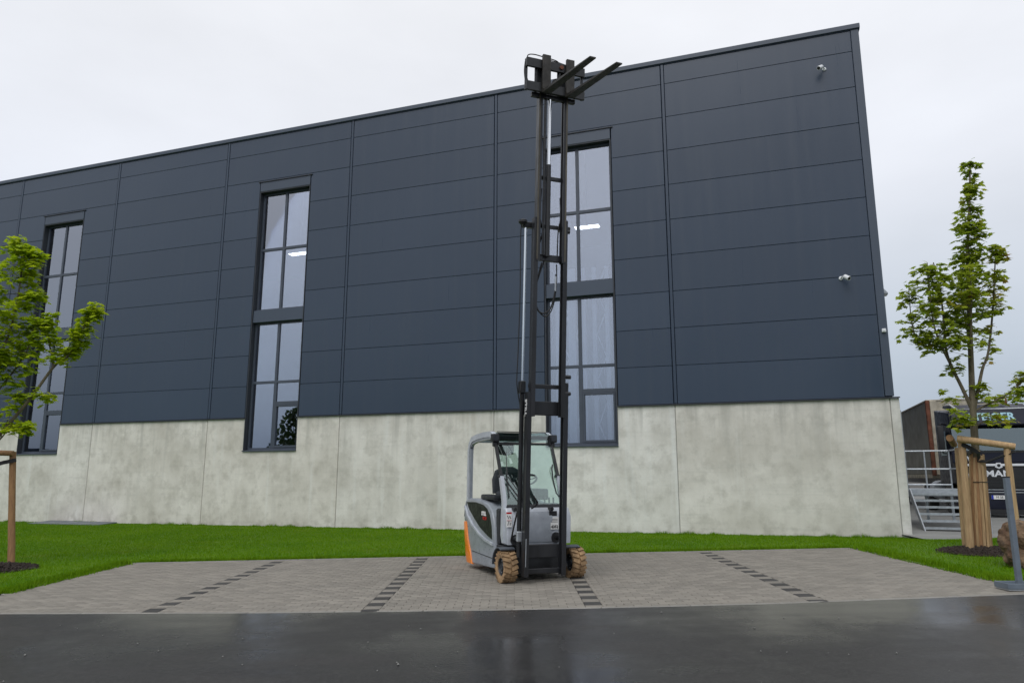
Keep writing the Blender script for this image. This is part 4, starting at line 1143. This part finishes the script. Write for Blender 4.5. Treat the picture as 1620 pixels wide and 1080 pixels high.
def make_tree(name, base, trunk, limbs, foliage, leaf, label, size=.13, seed=1, dens=1.1):
    """trunk/limbs: polylines in metres relative to base; foliage: (polyline, t0, radius, leaves, tone_bias)"""
    rg = np.random.default_rng(seed)
    root = empty(name, base); tag(root, label, 'tree', 'young trees on the lawn')
    b = B()
    p = catmull(trunk, 6); n = len(p)
    b.sweep(p, .062, n=10, radii=[1.15 - .95 * (i / (n - 1)) ** .9 for i in range(n)]); b.build('trunk', 'bark', root, True)
    for pl, r0 in limbs:
        b = B(); p = catmull(pl, 5); n = len(p)
        b.sweep(p, r0, n=7, radii=[1 - .75 * i / (n - 1) for i in range(n)]); b.build('limb', 'bark', root, True)
    V, F, T = [], [], []
    twig = B()
    k0 = 0
    nl = len(LEAF2D)
    for pl, t0, rad, cnt, bias in foliage:
        p = catmull(pl, 8); n = len(p)
        # leaf sprays: each a short twig ending in a whorl of leaves
        sprays = max(4, int(cnt * dens) // 9)
        for s_ in range(sprays):
            u = t0 + (1 - t0) * rg.random()
            q = p[min(n - 1, int(u * (n - 1)))]
            taper = 1.0 - .55 * max(0, (u - .6) / .4)
            a_ = rg.uniform(0, 2 * math.pi); rr = rad * taper * math.sqrt(rg.uniform(.08, 1))
            c = Vector((q.x + math.cos(a_) * rr, q.y + math.sin(a_) * rr, q.z + rg.normal(0, .06) + rr * .15))
            if rr > .10: twig.sweep([q, (q + c) / 2 + Vector((0, 0, .03)), c], .006, n=4, radii=[1, .8, .5])
            stone = min(1, max(0, rg.normal(.36, .14) + bias))
            for m_ in range(9):
                al = rg.uniform(0, 2 * math.pi)
                sz = size * rg.uniform(.42, 1.2)
                off = Vector((math.cos(al), math.sin(al), rg.normal(-.25, .4))) * sz * rg.uniform(.3, .95)
                pos = c + off
                # leaf plane: outwards and drooping
                d = Vector((math.cos(al), math.sin(al), rg.uniform(-.75, .30))).normalized()
                sd = Vector((-math.sin(al), math.cos(al), rg.normal(0, .3))).normalized()
                nrm = d.cross(sd)
                tn = min(1, max(0, stone + rg.normal(0, .10)))
                cu = rg.uniform(.1, .35)
                for lx_, ly_ in LEAF2D:
                    w_ = pos + d * (ly_ * sz) + sd * (lx_ * sz) - nrm * (cu * sz * (lx_ * lx_ * 1.2 + max(0, ly_) ** 2 * .5)) * (1 if nrm.z > 0 else -1)
                    V.append(w_[:])
                V.append((pos + d * (.1 * sz))[:])
                T += [tn] * (nl + 1)
                for j in range(nl): F.append((k0 + j, k0 + (j + 1) % nl, k0 + nl))
                k0 += nl + 1
    raw_mesh('crown', V, F, leaf, root, T)
    if len(twig.bm.verts): tag(twig.build('twigs', 'bark', root), kind='stuff')
    else: twig.bm.free()
    return root

# right-hand maple (coordinates relative to its foot)
RB = (7.93, 12.68, .21)
def rel(l, dy=0., base=(7.93, .21)): return [(x - base[0], dy * min(1, i / 2), z - base[1]) for i, (x, z) in enumerate(l)]
tr_trunk = rel([(7.93, .21), (8.03, 1.83), (8.08, 2.7), (8.15, 3.59), (8.24, 4.63), (8.31, 5.45), (8.44, 6.3), (8.56, 7.2)])
l1 = [(8.07, 2.6), (7.92, 3.03), (7.77, 3.43), (7.72, 3.76), (7.74, 4.28), (7.73, 4.86), (7.67, 5.30)]
l2 = [(7.77, 3.43), (7.60, 3.65), (7.41, 4.05), (7.39, 4.63), (7.41, 5.22)]
l3 = [(7.72, 3.72), (7.48, 3.82), (7.34, 4.0), (7.30, 4.45), (7.32, 4.95)]
r1 = [(8.09, 2.6), (8.26, 3.14), (8.34, 3.37), (8.47, 3.65), (8.64, 4.4), (8.76, 5.1), (8.85, 5.62)]
lr = [(8.1, 2.6), (8.5, 2.81), (8.8, 3.03), (9.06, 3.31)]
lr2 = [(8.5, 2.81), (8.75, 2.85), (9.15, 2.95)]
ll = [(8.05, 2.3), (7.85, 2.45), (7.62, 2.42)]
rr2 = [(8.05, 2.3), (8.25, 2.45), (8.45, 2.40)]
fr = [(8.12, 3.2), (8.05, 3.9), (8.0, 4.6), (8.02, 5.1)]
bk = [(8.15, 3.4), (8.3, 4.1), (8.42, 4.7), (8.48, 5.2)]
limbs = [(rel(l1), .034), (rel(l2, -.25), .022), (rel(l3, .25), .02), (rel(r1), .032), (rel(lr, -.2), .02), (rel(lr2, .1), .014), (rel(ll, -.3), .014), (rel(rr2, -.3), .013), (rel(fr, -.45), .02), (rel(bk, .5), .022)]
fol = [(rel([(8.2, 4.3), (8.24, 4.63), (8.31, 5.45), (8.44, 6.3), (8.60, 7.36)]), .30, .20, 900, -.08), (rel([(8.19, 4.0), (8.24, 4.6), (8.31, 5.5)]), .2, .34, 560, -.06),
       (rel(l1), .5, .28, 460, -.05), (rel(l2, -.25), .22, .30, 560, -.02), (rel(l3, .25), .15, .20, 420, -.06), (rel(r1), .55, .17, 420, .22), (rel(r1), .40, .22, 90, .28),
       (rel(lr, -.2), .4, .2, 170, .1), (rel(lr2, .1), .3, .18, 130, .15), (rel(ll, -.3), .5, .16, 130, .02), (rel(rr2, -.3), .5, .13, 70, .22), (rel(fr, -.45), .25, .20, 230, .08), (rel(bk, .5), .3, .18, 200, .10),
       (rel([(8.02, 3.55), (7.9, 3.4), (7.75, 3.25)]), .3, .14, 80, .05), (rel([(8.1, 3.05), (8.2, 2.95), (8.35, 2.85)]), .3, .14, 90, .1), (rel([(7.9, 2.85), (7.75, 2.80), (7.62, 2.95)]), .6, .09, 40, .1)]
make_tree('maple_tree', RB, tr_trunk, limbs, fol, 'leaf', 'young maple with a tall leafy spire beside the truck', .125, 3)

# left-hand maple, trunk just outside the photograph
LB = (-9.78, 13.4, -.11)
def rl(l, dy=0.): return rel(l, dy, (-9.78, -.11))
t_tr = rl([(-9.78, -.11), (-9.86, 2.08), (-10.0, 3.9), (-10.1, 5.2), (-10.15, 6.0)])
b1 = [(-9.80, 1.75), (-9.02, 2.78), (-8.58, 3.49), (-8.31, 3.73), (-8.06, 4.35), (-7.96, 4.62)]
b2 = [(-8.58, 3.49), (-8.76, 4.1), (-8.85, 4.50)]
b3 = [(-9.9, 3.0), (-9.50, 4.1), (-9.41, 5.3), (-9.52, 6.0)]
b4 = [(-9.82, 1.7), (-9.41, 2.14), (-9.21, 2.38), (-8.86, 2.30)]
b5 = [(-9.9, 2.7), (-9.45, 3.2), (-9.1, 3.85), (-9.05, 4.4)]
b6 = [(-9.9, 2.8), (-10.5, 3.8), (-10.8, 4.9)]
b7 = [(-9.41, 2.14), (-9.25, 2.7), (-9.12, 2.95)]
fol = [(rl(b1), .50, .17, 330, .12), (rl([(-8.31, 3.73), (-8.06, 4.3), (-7.93, 4.66)]), .0, .17, 330, .16), (rl(b2), .15, .19, 300, .12), (rl(b3), .2, .34, 900, .1), (rl(b4), .55, .17, 170, .2), (rl(b5), .25, .28, 560, .08), (rl(b6, .3), .3, .35, 400, 0),
       (rl(b7), .3, .14, 130, .15), (rl([(-9.96, 3.9), (-10.05, 5.0), (-10.15, 5.9)]), .1, .32, 420, .05), (rl([(-9.9, 3.0), (-9.55, 3.6), (-9.35, 4.6)], -.4), .2, .3, 480, .14), (rl([(-9.02, 2.78), (-8.75, 2.95), (-8.6, 2.9)]), .4, .12, 80, .2),
       (rl([(-9.5, 4.4), (-9.2, 4.75), (-8.98, 4.9)]), .3, .17, 200, .12), (rl([(-9.45, 5.0), (-9.22, 5.4), (-9.13, 5.75)]), .3, .17, 190, .12)]
make_tree('maple_tree', LB, t_tr, [(rl(b1), .034), (rl(b2), .018), (rl(b3), .028), (rl(b4), .018), (rl(b5), .022), (rl(b6, .3), .025), (rl(b7), .01)], fol, 'leaf_bright', 'bright green young maple in front of the left end of the hall', .13, 9, 1.3)

# mulch beds
def mulch(cx_, cy, r, label):
    base = lawn_z(cx_, cy)
    rg = np.random.default_rng(int(r * 1000))
    V, F, T = [], [], []
    k = 0
    # mound
    nr, na = 7, 40
    V.append((cx_, cy, base + .075)); k = 1
    for i in range(1, nr + 1):
        for j in range(na):
            a_ = 2 * math.pi * j / na; rr = r * i / nr * (1 + .10 * math.sin(3 * a_ + r * 9) + .06 * math.sin(7 * a_))
            x_, y_ = cx_ + rr * math.cos(a_), cy + rr * math.sin(a_)
            V.append((x_, y_, lawn_z(x_, y_) + .075 * (1 - (i / nr) ** 2) + .012 + rg.normal(0, .006)))
    for j in range(na): F.append((0, 1 + j, 1 + (j + 1) % na))
    for i in range(nr - 1):
        for j in range(na):
            a0, a1, b0, b1_ = 1 + i * na + j, 1 + i * na + (j + 1) % na, 1 + (i + 1) * na + j, 1 + (i + 1) * na + (j + 1) % na
            F += [(a0, b0, b1_), (a0, b1_, a1)]
    o = raw_mesh('mulch_bed', V, F, 'mulch'); tag(o, label, 'mulch', 'mulch beds round the trees', 'stuff')
    V, F = [], []
    for i in range(1500):
        a_ = rg.uniform(0, 2 * math.pi); rr = r * 1.06 * math.sqrt(rg.random())
        x_, y_ = cx_ + rr * math.cos(a_), cy + rr * math.sin(a_)
        z_ = lawn_z(x_, y_) + .075 * max(0, 1 - (rr / r) ** 2) + .02
        m_ = Matrix.Translation((x_, y_, z_)) @ Euler((rg.normal(0, .5), rg.normal(0, .5), rg.uniform(0, 6.28))).to_matrix().to_4x4()
        w_, h_, t_ = rg.uniform(.015, .045), rg.uniform(.008, .02), rg.uniform(.004, .010)
        k = len(V)
        for sx in (-1, 1):
            for sy in (-1, 1):
                for sz in (-1, 1): V.append((m_ @ Vector((sx * w_, sy * h_, sz * t_)))[:])
        for q in ((0, 1, 3, 2), (4, 6, 7, 5), (0, 4, 5, 1), (2, 3, 7, 6), (0, 2, 6, 4), (1, 5, 7, 3)): F.append(tuple(k + i_ for i_ in q))
    c = raw_mesh('bark_chips', V, F, 'mulch', o, fl=4); tag(c, kind='stuff')
mulch(7.9, 12.62, .62, 'dark bark mulch ring at the foot of the slatted tree guard')
mulch(-9.1, 12.95, .78, 'dark bark mulch bed under the bright green tree')

# tree supports: stakes, half-round crossbar, rubber ties
def stake_mesh(p0, p1, r, name, m, par):
    b = B(); n = 9; P0, P1 = Vector(p0), Vector(p1)
    pts = [P0.lerp(P1, i / n) + Vector((random.gauss(0, .003), random.gauss(0, .003), 0)) for i in range(n + 1)]
    b.sweep(pts, r, n=14, radii=[1.06 - .12 * i / n for i in range(n + 1)]); return b.build(name, m, par, True)
sup = empty('tree_support', (7.9, 12.65, .2)); tag(sup, 'peeled round stakes with a crossbar and black ties around the spire maple', 'tree support', 'tree stakes')
def sl(x, y, z): return (x - 7.9, y - 12.65, z - .2)
stake_mesh(sl(7.70, 12.60, .1), sl(7.76, 12.60, 2.05), .062, 'stake', 'wood', sup)
stake_mesh(sl(7.93, 13.10, .1), sl(7.99, 13.10, 1.98), .055, 'stake', 'wood', sup)
stake_mesh(sl(8.26, 12.22, .1), sl(8.27, 12.22, 1.93), .055, 'stake', 'wood', sup)
stake_mesh(sl(7.64, 12.52, 2.11), sl(8.36, 12.14, 1.96), .056, 'crossbar', 'wood', sup)
stake_mesh(sl(7.60, 12.66, 2.13), sl(7.99, 13.2, 2.04), .055, 'crossbar', 'wood_brown', sup)
b = B(); b.sweep([sl(7.72, 12.53, 2.02), sl(7.85, 12.52, 1.95), sl(8.0, 12.55, 1.87), sl(8.02, 12.60, 1.74), sl(8.10, 12.50, 1.72), sl(8.22, 12.25, 1.82), sl(8.34, 12.13, 1.88)], .012, .07, n=4, up=(0, 0, 1)); b.build('tie', 'rubber', sup)
b = B(); b.sweep([sl(7.9, 12.60, 1.9), sl(7.97, 12.78, 1.85), sl(7.99, 13.03, 1.9)], .012, .07, n=4); b.build('tie', 'rubber', sup)
tg = empty('trunk_guard', (7.965, 12.70, .2)); tag(tg, 'brown split wood mat wired around the trunk of the spire maple', 'trunk guard')
NS = 17
for k in range(NS):
    a_ = 2 * math.pi * k / NS; r_ = .142 + random.uniform(-.014, .014)
    h_ = 1.60 + random.uniform(-.09, .07) + (.05 if math.cos(a_) < 0 else -.02)
    b = B(); w_ = random.uniform(.036, .050)
    lean = Vector((.10, 0, 0))
    b.sweep([(r_ * math.cos(a_), r_ * math.sin(a_), 0), (r_ * .92 * math.cos(a_) + .05, r_ * .92 * math.sin(a_), h_ * .55), (r_ * .74 * math.cos(a_) + .10, r_ * .74 * math.sin(a_), h_)], w_, .014, n=4, up=(math.cos(a_), math.sin(a_), 0))
    b.build('slat', 'wood' if random.random() < .45 else 'wood_brown', tg)
for z_, r_ in ((.10, .162), (1.18, .134)):
    b = B(); b.sweep([(r_ * math.cos(a_) + .065 * z_, r_ * math.sin(a_), z_) for a_ in np.linspace(0, 2 * math.pi, 26)], .006, n=5, cap=False); b.build('wire', 'ink', tg)
sup2 = empty('tree_support', (-9.35, 13.75, -.12)); tag(sup2, 'weathered stake and crossbar with a black tie at the bright green tree', 'tree support', 'tree stakes')
def s2(x, y, z): return (x + 9.35, y - 13.75, z + .12)
stake_mesh(s2(-9.17, 13.80, -.22), s2(-9.42, 13.80, 1.93), .058, 'stake', 'wood_brown', sup2)
stake_mesh(s2(-10.55, 13.75, -.22), s2(-10.40, 13.75, 1.95), .058, 'stake', 'wood_brown', sup2)
stake_mesh(s2(-10.50, 13.70, 1.94), s2(-9.34, 13.70, 1.90), .052, 'crossbar', 'wood_brown', sup2)
b = B(); b.sweep([s2(-9.28, 13.72, 1.78), s2(-9.5, 13.70, 1.73), s2(-9.72, 13.50, 1.62), s2(-9.86, 13.40, 1.6)], .012, .07, n=4); b.build('tie', 'rubber', sup2)

# ------------------------------------------------------------------ boulder and steel post by the paving
bm = bmesh.new(); bmesh.ops.create_icosphere(bm, subdivisions=5, radius=1)
from mathutils import noise as mn
for v in bm.verts:
    p = v.co.copy()
    d = mn.noise(p * 1.1 + Vector((3, 1, 7))) * .38 + mn.noise(p * 2.7) * .17 + mn.noise(p * 7) * .06 + mn.noise(p * 16) * .025
    v.co = p * (1 + d)
    v.co = Vector((v.co.x * .46, v.co.y * .42, v.co.z * .36))
me = bpy.data.meshes.new('boulder'); bm.to_mesh(me); bm.free()
def rock_mat():
    m, n, l, p, out = nmat('sandstone_boulder')
    a_ = tex(n, l, 3, 6); b_ = tex(n, l, 11, 6); 
    c = mixc(n, l, rng_node(n, l, a_.outputs['Fac'], 0, 1, .38, .62), (.085, .045, .025), (.23, .155, .09))
    c = mixc(n, l, rng_node(n, l, b_.outputs['Fac'], 0, .8, .5, .7), c, (.045, .032, .022))
    l.new(c, p.inputs['Base Color']); p.inputs['Roughness'].default_value = .9
    bb = n.new('ShaderNodeBump'); bb.inputs['Strength'].default_value = .9; bb.inputs['Distance'].default_value = .04
    l.new(b_.outputs['Fac'], bb.inputs['Height']); l.new(bb.outputs[0], p.inputs['Normal']); return m
M['rock'] = rock_mat(); me.materials.append(M['rock'])
o = bpy.data.objects.new('boulder', me); COL.objects.link(o); o.location = (7.58, 10.85, .17 + .24); tag(o, 'brown sandstone boulder on the lawn behind the grey steel post', 'boulder')
pt = empty('steel_post', (6.08, 9.06, gp(6.08, 9.06))); tag(pt, 'grey blue square steel post in a low foot frame at the paving corner', 'post')
b = B(); b.span((-.03, -.03, .02), (.03, .03, 1.32), .006); b.build('post', 'steel_post', pt)
b = B(); b.span((-.032, -.032, 1.32), (.032, .032, 1.335), .004); b.build('cap', 'plastic', pt)
b = B(); b.span((-.20, -.10, .02), (.26, -.085, .085), .004); b.span((-.20, .15, .02), (.26, .165, .085), .004); b.span((-.20, -.085, .02), (-.185, .15, .085), .004); b.build('foot_frame', 'steel_post', pt)
b = B(); b.span((-.19, -.09, .004), (.25, .155, .018)); b.build('foot_plate', 'galv', pt)
for x_, y_ in ((-.14, -.05), (-.14, .11)):
    b = B(); b.lathe([(.018, .02), (.018, .05)], 6, Matrix.Translation((x_, y_, 0)) @ Matrix.Rotation(R(-90), 4, 'Y')); b.build('bolt', 'galv', pt)

# ------------------------------------------------------------------ platform stairs beside the hall
stz = .06
st = empty('platform_stairs', at_hall(10.1, .9, stz), -TH); tag(st, 'galvanised steel stairs with railing going up to a loading platform', 'stairs')
W = 1.28; NSTEP = 7; rise, run = .155, .25; PZ = rise * NSTEP
for x_ in (0, W):
    b = B(); b.prism([(-.08, 0), (.10, 0), (NSTEP * run + .05, PZ - .16), (NSTEP * run + .05, PZ + .02), (NSTEP * run - .12, PZ + .02)], 'x', x_ - .012, x_ + .012); b.build('stringer', 'galv', st)
for k in range(NSTEP):
    z_ = (k + .35) * rise; y_ = k * run
    b = B(); b.span((.012, y_ - .02, z_ - .03), (W - .012, y_ + .0, z_ + .025)); b.span((.012, y_, z_), (W - .012, y_ + .20, z_ + .012)); b.build('tread', 'galv', st)
y_ = NSTEP * run
b = B(); b.span((-.30, y_, PZ - .02), (W + .1, y_ + 1.7, PZ + .02)); b.build('deck', 'galv', st)
b = B(); b.span((-.30, y_ - .012, PZ - .16), (W + .1, y_ - .001, PZ - .021)); b.build('deck_edge', 'galv', st)
for x_, yy in ((-.25, y_ + .1), (W, y_ + .1), (-.25, y_ + 1.6), (W, y_ + 1.6), (.55, y_ + 1.0)):
    b = B(); b.span((x_ - .03, yy - .03, -.02), (x_ + .03, yy + .03, PZ - .02)); b.build('leg', 'galv', st)
def tube(pts, name='rail', r=.021): b = B(); b.sweep(pts, r, n=8); b.build(name, 'galv', st, True)
yr = y_ + 1.66
for z_ in (.12, .55, 1.05): tube([(-.2, yr, PZ + z_), (W + .05, yr, PZ + z_)])
for x_ in (-.2, .72, W + .05): tube([(x_, yr, PZ), (x_, yr, PZ + 1.05)], 'baluster')
for z_ in (.55, 1.05): tube([(W + .05, yr, PZ + z_), (W + .05, y_ + .05, PZ + z_), (W + .05, -.02, z_)])
for yy, z0 in ((y_ + .05, PZ), (y_ * .5, PZ * .5), (0., .05)): tube([(W + .05, yy, z0), (W + .05, yy, z0 + 1.05)], 'baluster')
# open dark door leaf on the platform
dr = empty('door_leaf', at_hall(9.80, 1.35, 1.14), -TH); tag(dr, 'dark door leaf standing open at the hall corner above the platform', 'door')
b = B(); b.span((-.01, 0, 0), (.05, .95, 2.0), .004); b.build('leaf', 'truck_black', dr)
b = B(); b.span((.052, -.02, 0), (.075, .02, 1.98)); b.build('edge_strip', 'galv', dr)
for z_ in (.93, 1.02): b = B(); b.span((-.04, -.03, z_), (.06, .0, z_ + .025)); b.build('latch', 'cam_white', dr)

# ------------------------------------------------------------------ truck and trailer in the yard
UX = math.atan2(-.328, .945)
tk = empty('truck', (13.8 + .945 * 1.0, 22.6 - .328 * 1.0, .30), UX)
tag(tk, 'dark navy lorry cab with lettered sun visor facing the yard', 'truck')
def tp(bb, name, m, smooth=False, par=None): return bb.build(name, m, par or tk, smooth)
# local: x right, y back, z up; front at y = 0
b = B(); b.prism([(.02, .95), (.0, 1.9), (.16, 2.75), (.30, 3.18), (2.2, 3.40), (2.25, .95)], 'x', -1.14, 1.20, .06, 3); cab = tp(b, 'cab', 'truck_navy', True)
b = B(); b.prism([(-.012, 1.97), (-.008, 1.97), (.142, 2.74), (.130, 2.74)], 'x', -1.12, 1.12, .002); tp(b, 'windscreen', 'truck_glass')
b = B(); b.prism([(-.10, 2.76), (-.06, 2.72), (.10, 2.80), (.10, 3.20), (.06, 3.24)], 'x', -1.10, 1.10, .02, 2); vis = tp(b, 'sun_visor', 'truck_navy', True)
vm_ = frame_m((-.04, -.040, 2.985), (1, 0, 0), (0, .345, .94))
lettering('lettering', 'STEIGER', .335, 'sign_blue', vis, vm_, ext=.004, bold=.010, sx=1.02)
b = B(); b.prism([(.10, 3.22), (.35, 3.20), (1.6, 3.42), (1.5, 3.50), (.5, 3.42)], 'x', -1.0, 1.0, .03, 2); tp(b, 'roof_fairing', 'truck_navy', True)
b = B(); b.sweep([(-1.06, .10, 3.23), (1.0, .06, 3.25), (1.10, .1, 3.42), (1.08, .4, 3.46)], .04, .035, n=4); tp(b, 'visor_trim', 'truck_white')
b = B(); b.sweep([(-1.15, .5, 3.46), (-1.08, .2, 3.42), (-.9, .1, 3.26)], .03, .03, n=4); tp(b, 'visor_trim', 'truck_white')
b = B(); b.sweep([(-.35, .45, 3.50), (.50, .45, 3.53)], .055, n=10); tp(b, 'roof_lamp_bar', 'galv', True)
b = B(); b.span((-1.20, -.03, 1.60), (1.20, .03, 1.95), .02); tp(b, 'front_panel', 'truck_navy')
b = B()
for x0_, x1_ in ((-.75, -.1), (.1, .8)): b.sweep([(x0_, -.03, 1.93), (x1_, .03, 2.04)], .014, n=6)
b.span((-1.0, -.04, 1.90), (1.0, -.031, 1.965)); tp(b, 'wiper', 'truck_black')
b = B(); b.span((-1.05, -.055, 1.50), (1.05, -.02, 1.57), .008); tp(b, 'chrome_strip', 'truck_white')
b = B(); b.prism([(-.10, 1.47), (-.06, 1.60), (.06, 1.60), (.10, 1.47), (0, 1.42)], 'y', -.07, -.03); tp(b, 'emblem', 'truck_white')
b = B(); b.lathe([(.045, -.08), (.045, -.07)], 16, Matrix.Translation((0, 0, 1.52)) @ Matrix.Rotation(R(90), 4, 'Z')); tp(b, 'emblem', 'ink', True)
b = B(); b.span((-1.02, -.035, .82), (1.02, .02, 1.49), .02); grl = tp(b, 'grille', 'truck_black')
for z_ in (.90, 1.0, 1.10): b = B(); b.span((-.9, -.05, z_), (.9, -.036, z_ + .03)); tp(b, 'slat', 'truck_black', False, grl)
lettering('lettering', 'MAN', .26, 'truck_white', grl, frame_m((-.02, -.040, 1.27), (1, 0, 0), (0, 0, 1)), ext=.006, bold=.008, sx=1.25)
b = B(); b.span((-1.22, -.10, .22), (1.22, .5, .80), .05, 2); bum = tp(b, 'bumper', 'truck_navy', True)
for z_ in (.72, .80): b = B(); b.sweep([(-1.0, -.115, z_), (1.0, -.115, z_)], .014, n=6); tp(b, 'trim', 'galv', False, bum)
b = B(); b.span((-.30, -.122, .52), (.24, -.102, .635)); pl_ = tp(b, 'number_plate', 'white', False, bum)
b = B(); b.span((-.30, -.125, .52), (-.245, -.1225, .635)); tp(b, 'plate_band', mat('plate_blue', (.01, .03, .35), .4), False, bum)
lettering('lettering', 'M SE 142', .095, 'ink', bum, frame_m((0, -.124, .578), (1, 0, 0), (0, 0, 1)))
b = B(); b.span((-1.15, -.09, .08), (1.15, .1, .24), .02); tp(b, 'lower_skirt', 'truck_black')
for sx in (-1, 1):
    b = B(); b.span((sx * .98 - .18, -.118, .42), (sx * .98 + .18, -.09, .66), .02, 2); tp(b, 'headlight', 'glass')
    b = B(); b.span((sx * 1.42 - .09, .05, 1.95), (sx * 1.42 + .09, .16, 2.75), .04, 2); mr = tp(b, 'mirror', 'truck_black', True)
    b = B(); b.sweep([(sx * 1.2, .35, 2.80), (sx * 1.40, .12, 2.82), (sx * 1.42, .10, 2.7)], .025, n=6); b.sweep([(sx * 1.2, .35, 1.9), (sx * 1.40, .12, 1.9), (sx * 1.42, .10, 2.0)], .02, n=6); tp(b, 'mirror_arm', 'truck_black', True)
    b = B(); b.span((sx * 1.225 - .01, .45, 1.85), (sx * 1.225 + .01, 1.25, 2.62), .008); tp(b, 'side_window', 'truck_glass')
    b = B(); b.span((sx * 1.21 - .02, .35, .35), (sx * 1.21 + .02, 1.1, .95), .01); tp(b, 'step_panel', 'truck_black')
    for yy in (1.25, 4.6):
        b = B(); b.lathe([(.25, -.14), (.46, -.15), (.50, -.10), (.50, .10), (.46, .15), (.25, .14)], 28, Matrix.Translation((sx * 1.02, yy, .50)), closed=True); wh_ = tp(b, 'wheel', 'rubber', True)
        b = B(); b.lathe([(.0, -.05), (.26, -.1), (.26, .1), (.0, .05)], 20, Matrix.Translation((sx * 1.02, yy, .50))); tp(b, 'rim', 'galv', True, wh_)
b = B(); b.span((-.45, .3, .55), (.45, 6.0, .90)); tp(b, 'chassis', 'truck_black')
b = B(); b.lathe([(.3, -.35), (.32, -.33), (.32, .33), (.3, .35)], 20, Matrix.Translation((-1.0, 2.9, .75)) @ Matrix.Rotation(R(90), 4, 'Z')); tp(b, 'fuel_tank', 'galv', True)
tl = empty('trailer', tk.matrix_basis @ Vector((0, 4.05, 0)), UX); tl.location = Matrix.Translation(tk.location) @ Matrix.Rotation(UX, 4, 'Z') @ Vector((0, 4.05, 0))
tag(tl, 'grey tarpaulin box trailer with a rusty front corner post', 'trailer')
TX0, TX1, TZ0, TZ1, TLN = -1.0, 1.52, 1.28, 3.92, 11.0
b = B(); b.span((TX0 + .02, .1, TZ0), (TX1 - .02, TLN, TZ1 - .03), .02); b.build('tarpaulin', 'tarp', tl)
b = B(); b.span((TX0 + .08, .0, TZ0), (TX1 - .08, .1, TZ1 - .02)); b.build('front_wall', 'cream', tl)
b = B(); b.span((TX0 - .02, -.05, TZ0 - .05), (TX0 + .11, .09, TZ1), .01); b.build('corner_post', 'rust', tl)
b = B(); b.span((TX0 + .115, -.06, TZ0 - .02), (TX0 + .34, .0, TZ1 - .01), .01); b.build('corner_cover', 'cream', tl)
b = B(); b.span((TX1 - .13, -.05, TZ0 - .05), (TX1 + .02, .09, TZ1), .01); b.build('corner_post', 'rust', tl)
b = B(); b.span((TX0, -.02, TZ1 - .025), (TX1, TLN, TZ1 + .03), .01); b.build('roof', 'cream', tl)
b = B(); b.span((TX0 - .015, .1, TZ0 - .14), (TX1 + .015, TLN, TZ0 - .005), .01); b.build('side_rail', 'cream', tl)
for yy in (7.6, 8.9):
    for sx in (TX0 + .2, TX1 - .2):
        b = B(); b.lathe([(.25, -.14), (.46, -.15), (.50, -.10), (.50, .10), (.46, .15), (.25, .14)], 24, Matrix.Translation((sx, yy, .50)), closed=True); b.build('wheel', 'rubber', tl, True)
b = B(); b.span((-.3, .4, .95), (.9, TLN - .4, 1.14)); b.build('chassis', 'truck_black', tl)

# ------------------------------------------------------------------ trees and wall across the road, mirrored in the windows
def far_tree(x, y, h, r, label, seed):
    rg = np.random.default_rng(seed)
    z0 = gp(x, min(y, 20)); t = empty('roadside_tree', (x, y, z0)); tag(t, label, 'tree', 'trees across the road')
    b = B(); b.sweep([(0, 0, -.3), (.05, 0, h * .5), (0, .05, h * .85)], .14, n=8, radii=[1, .7, .3]); b.build('trunk', 'bark', t, True)
    n = 1500
    th_ = rg.uniform(0, 2 * np.pi, n); zz = rg.uniform(.22, 1, n); rr = r * np.sin(np.pi * np.clip((1 - zz) * .8 + .12, 0, 1)) * np.sqrt(rg.uniform(.1, 1, n)) * (1 + .25 * np.sin(5 * th_ + 9 * zz))
    c = np.stack([rr * np.cos(th_), rr * np.sin(th_), zz * h], 1)
    a_ = rg.normal(0, 1, (n, 3)); a_ /= np.linalg.norm(a_, axis=1)[:, None]; b2_ = np.cross(a_, rg.normal(0, 1, (n, 3))); b2_ /= np.linalg.norm(b2_, axis=1)[:, None]
    s_ = rg.uniform(.12, .26, n)[:, None]
    V = np.stack([c - a_ * s_, c + b2_ * s_ * .7, c + a_ * s_, c - b2_ * s_ * .7], 1)
    raw_mesh('crown', V, np.arange(n * 4).reshape(-1, 4), 'leaf_dark', t, np.repeat(rg.random(n), 4), 4)
far_tree(-32.5, 4.0, 7.2, 2.2, 'dark round tree across the road mirrored low in the middle window', 21)
far_tree(-36.5, 1.0, 6.0, 2.0, 'smaller dark tree across the road beside the round one', 22)
b = B(); b.span((-62, -8, -2), (-58, 40, 3.6), .05); b.span((-61.5, -7.5, 3.6), (-58.5, 39.5, 3.9), .05)
o = b.build('boundary_wall', 'joint'); tag(o, 'long dark boundary wall across the road mirrored in the lower panes', 'wall')
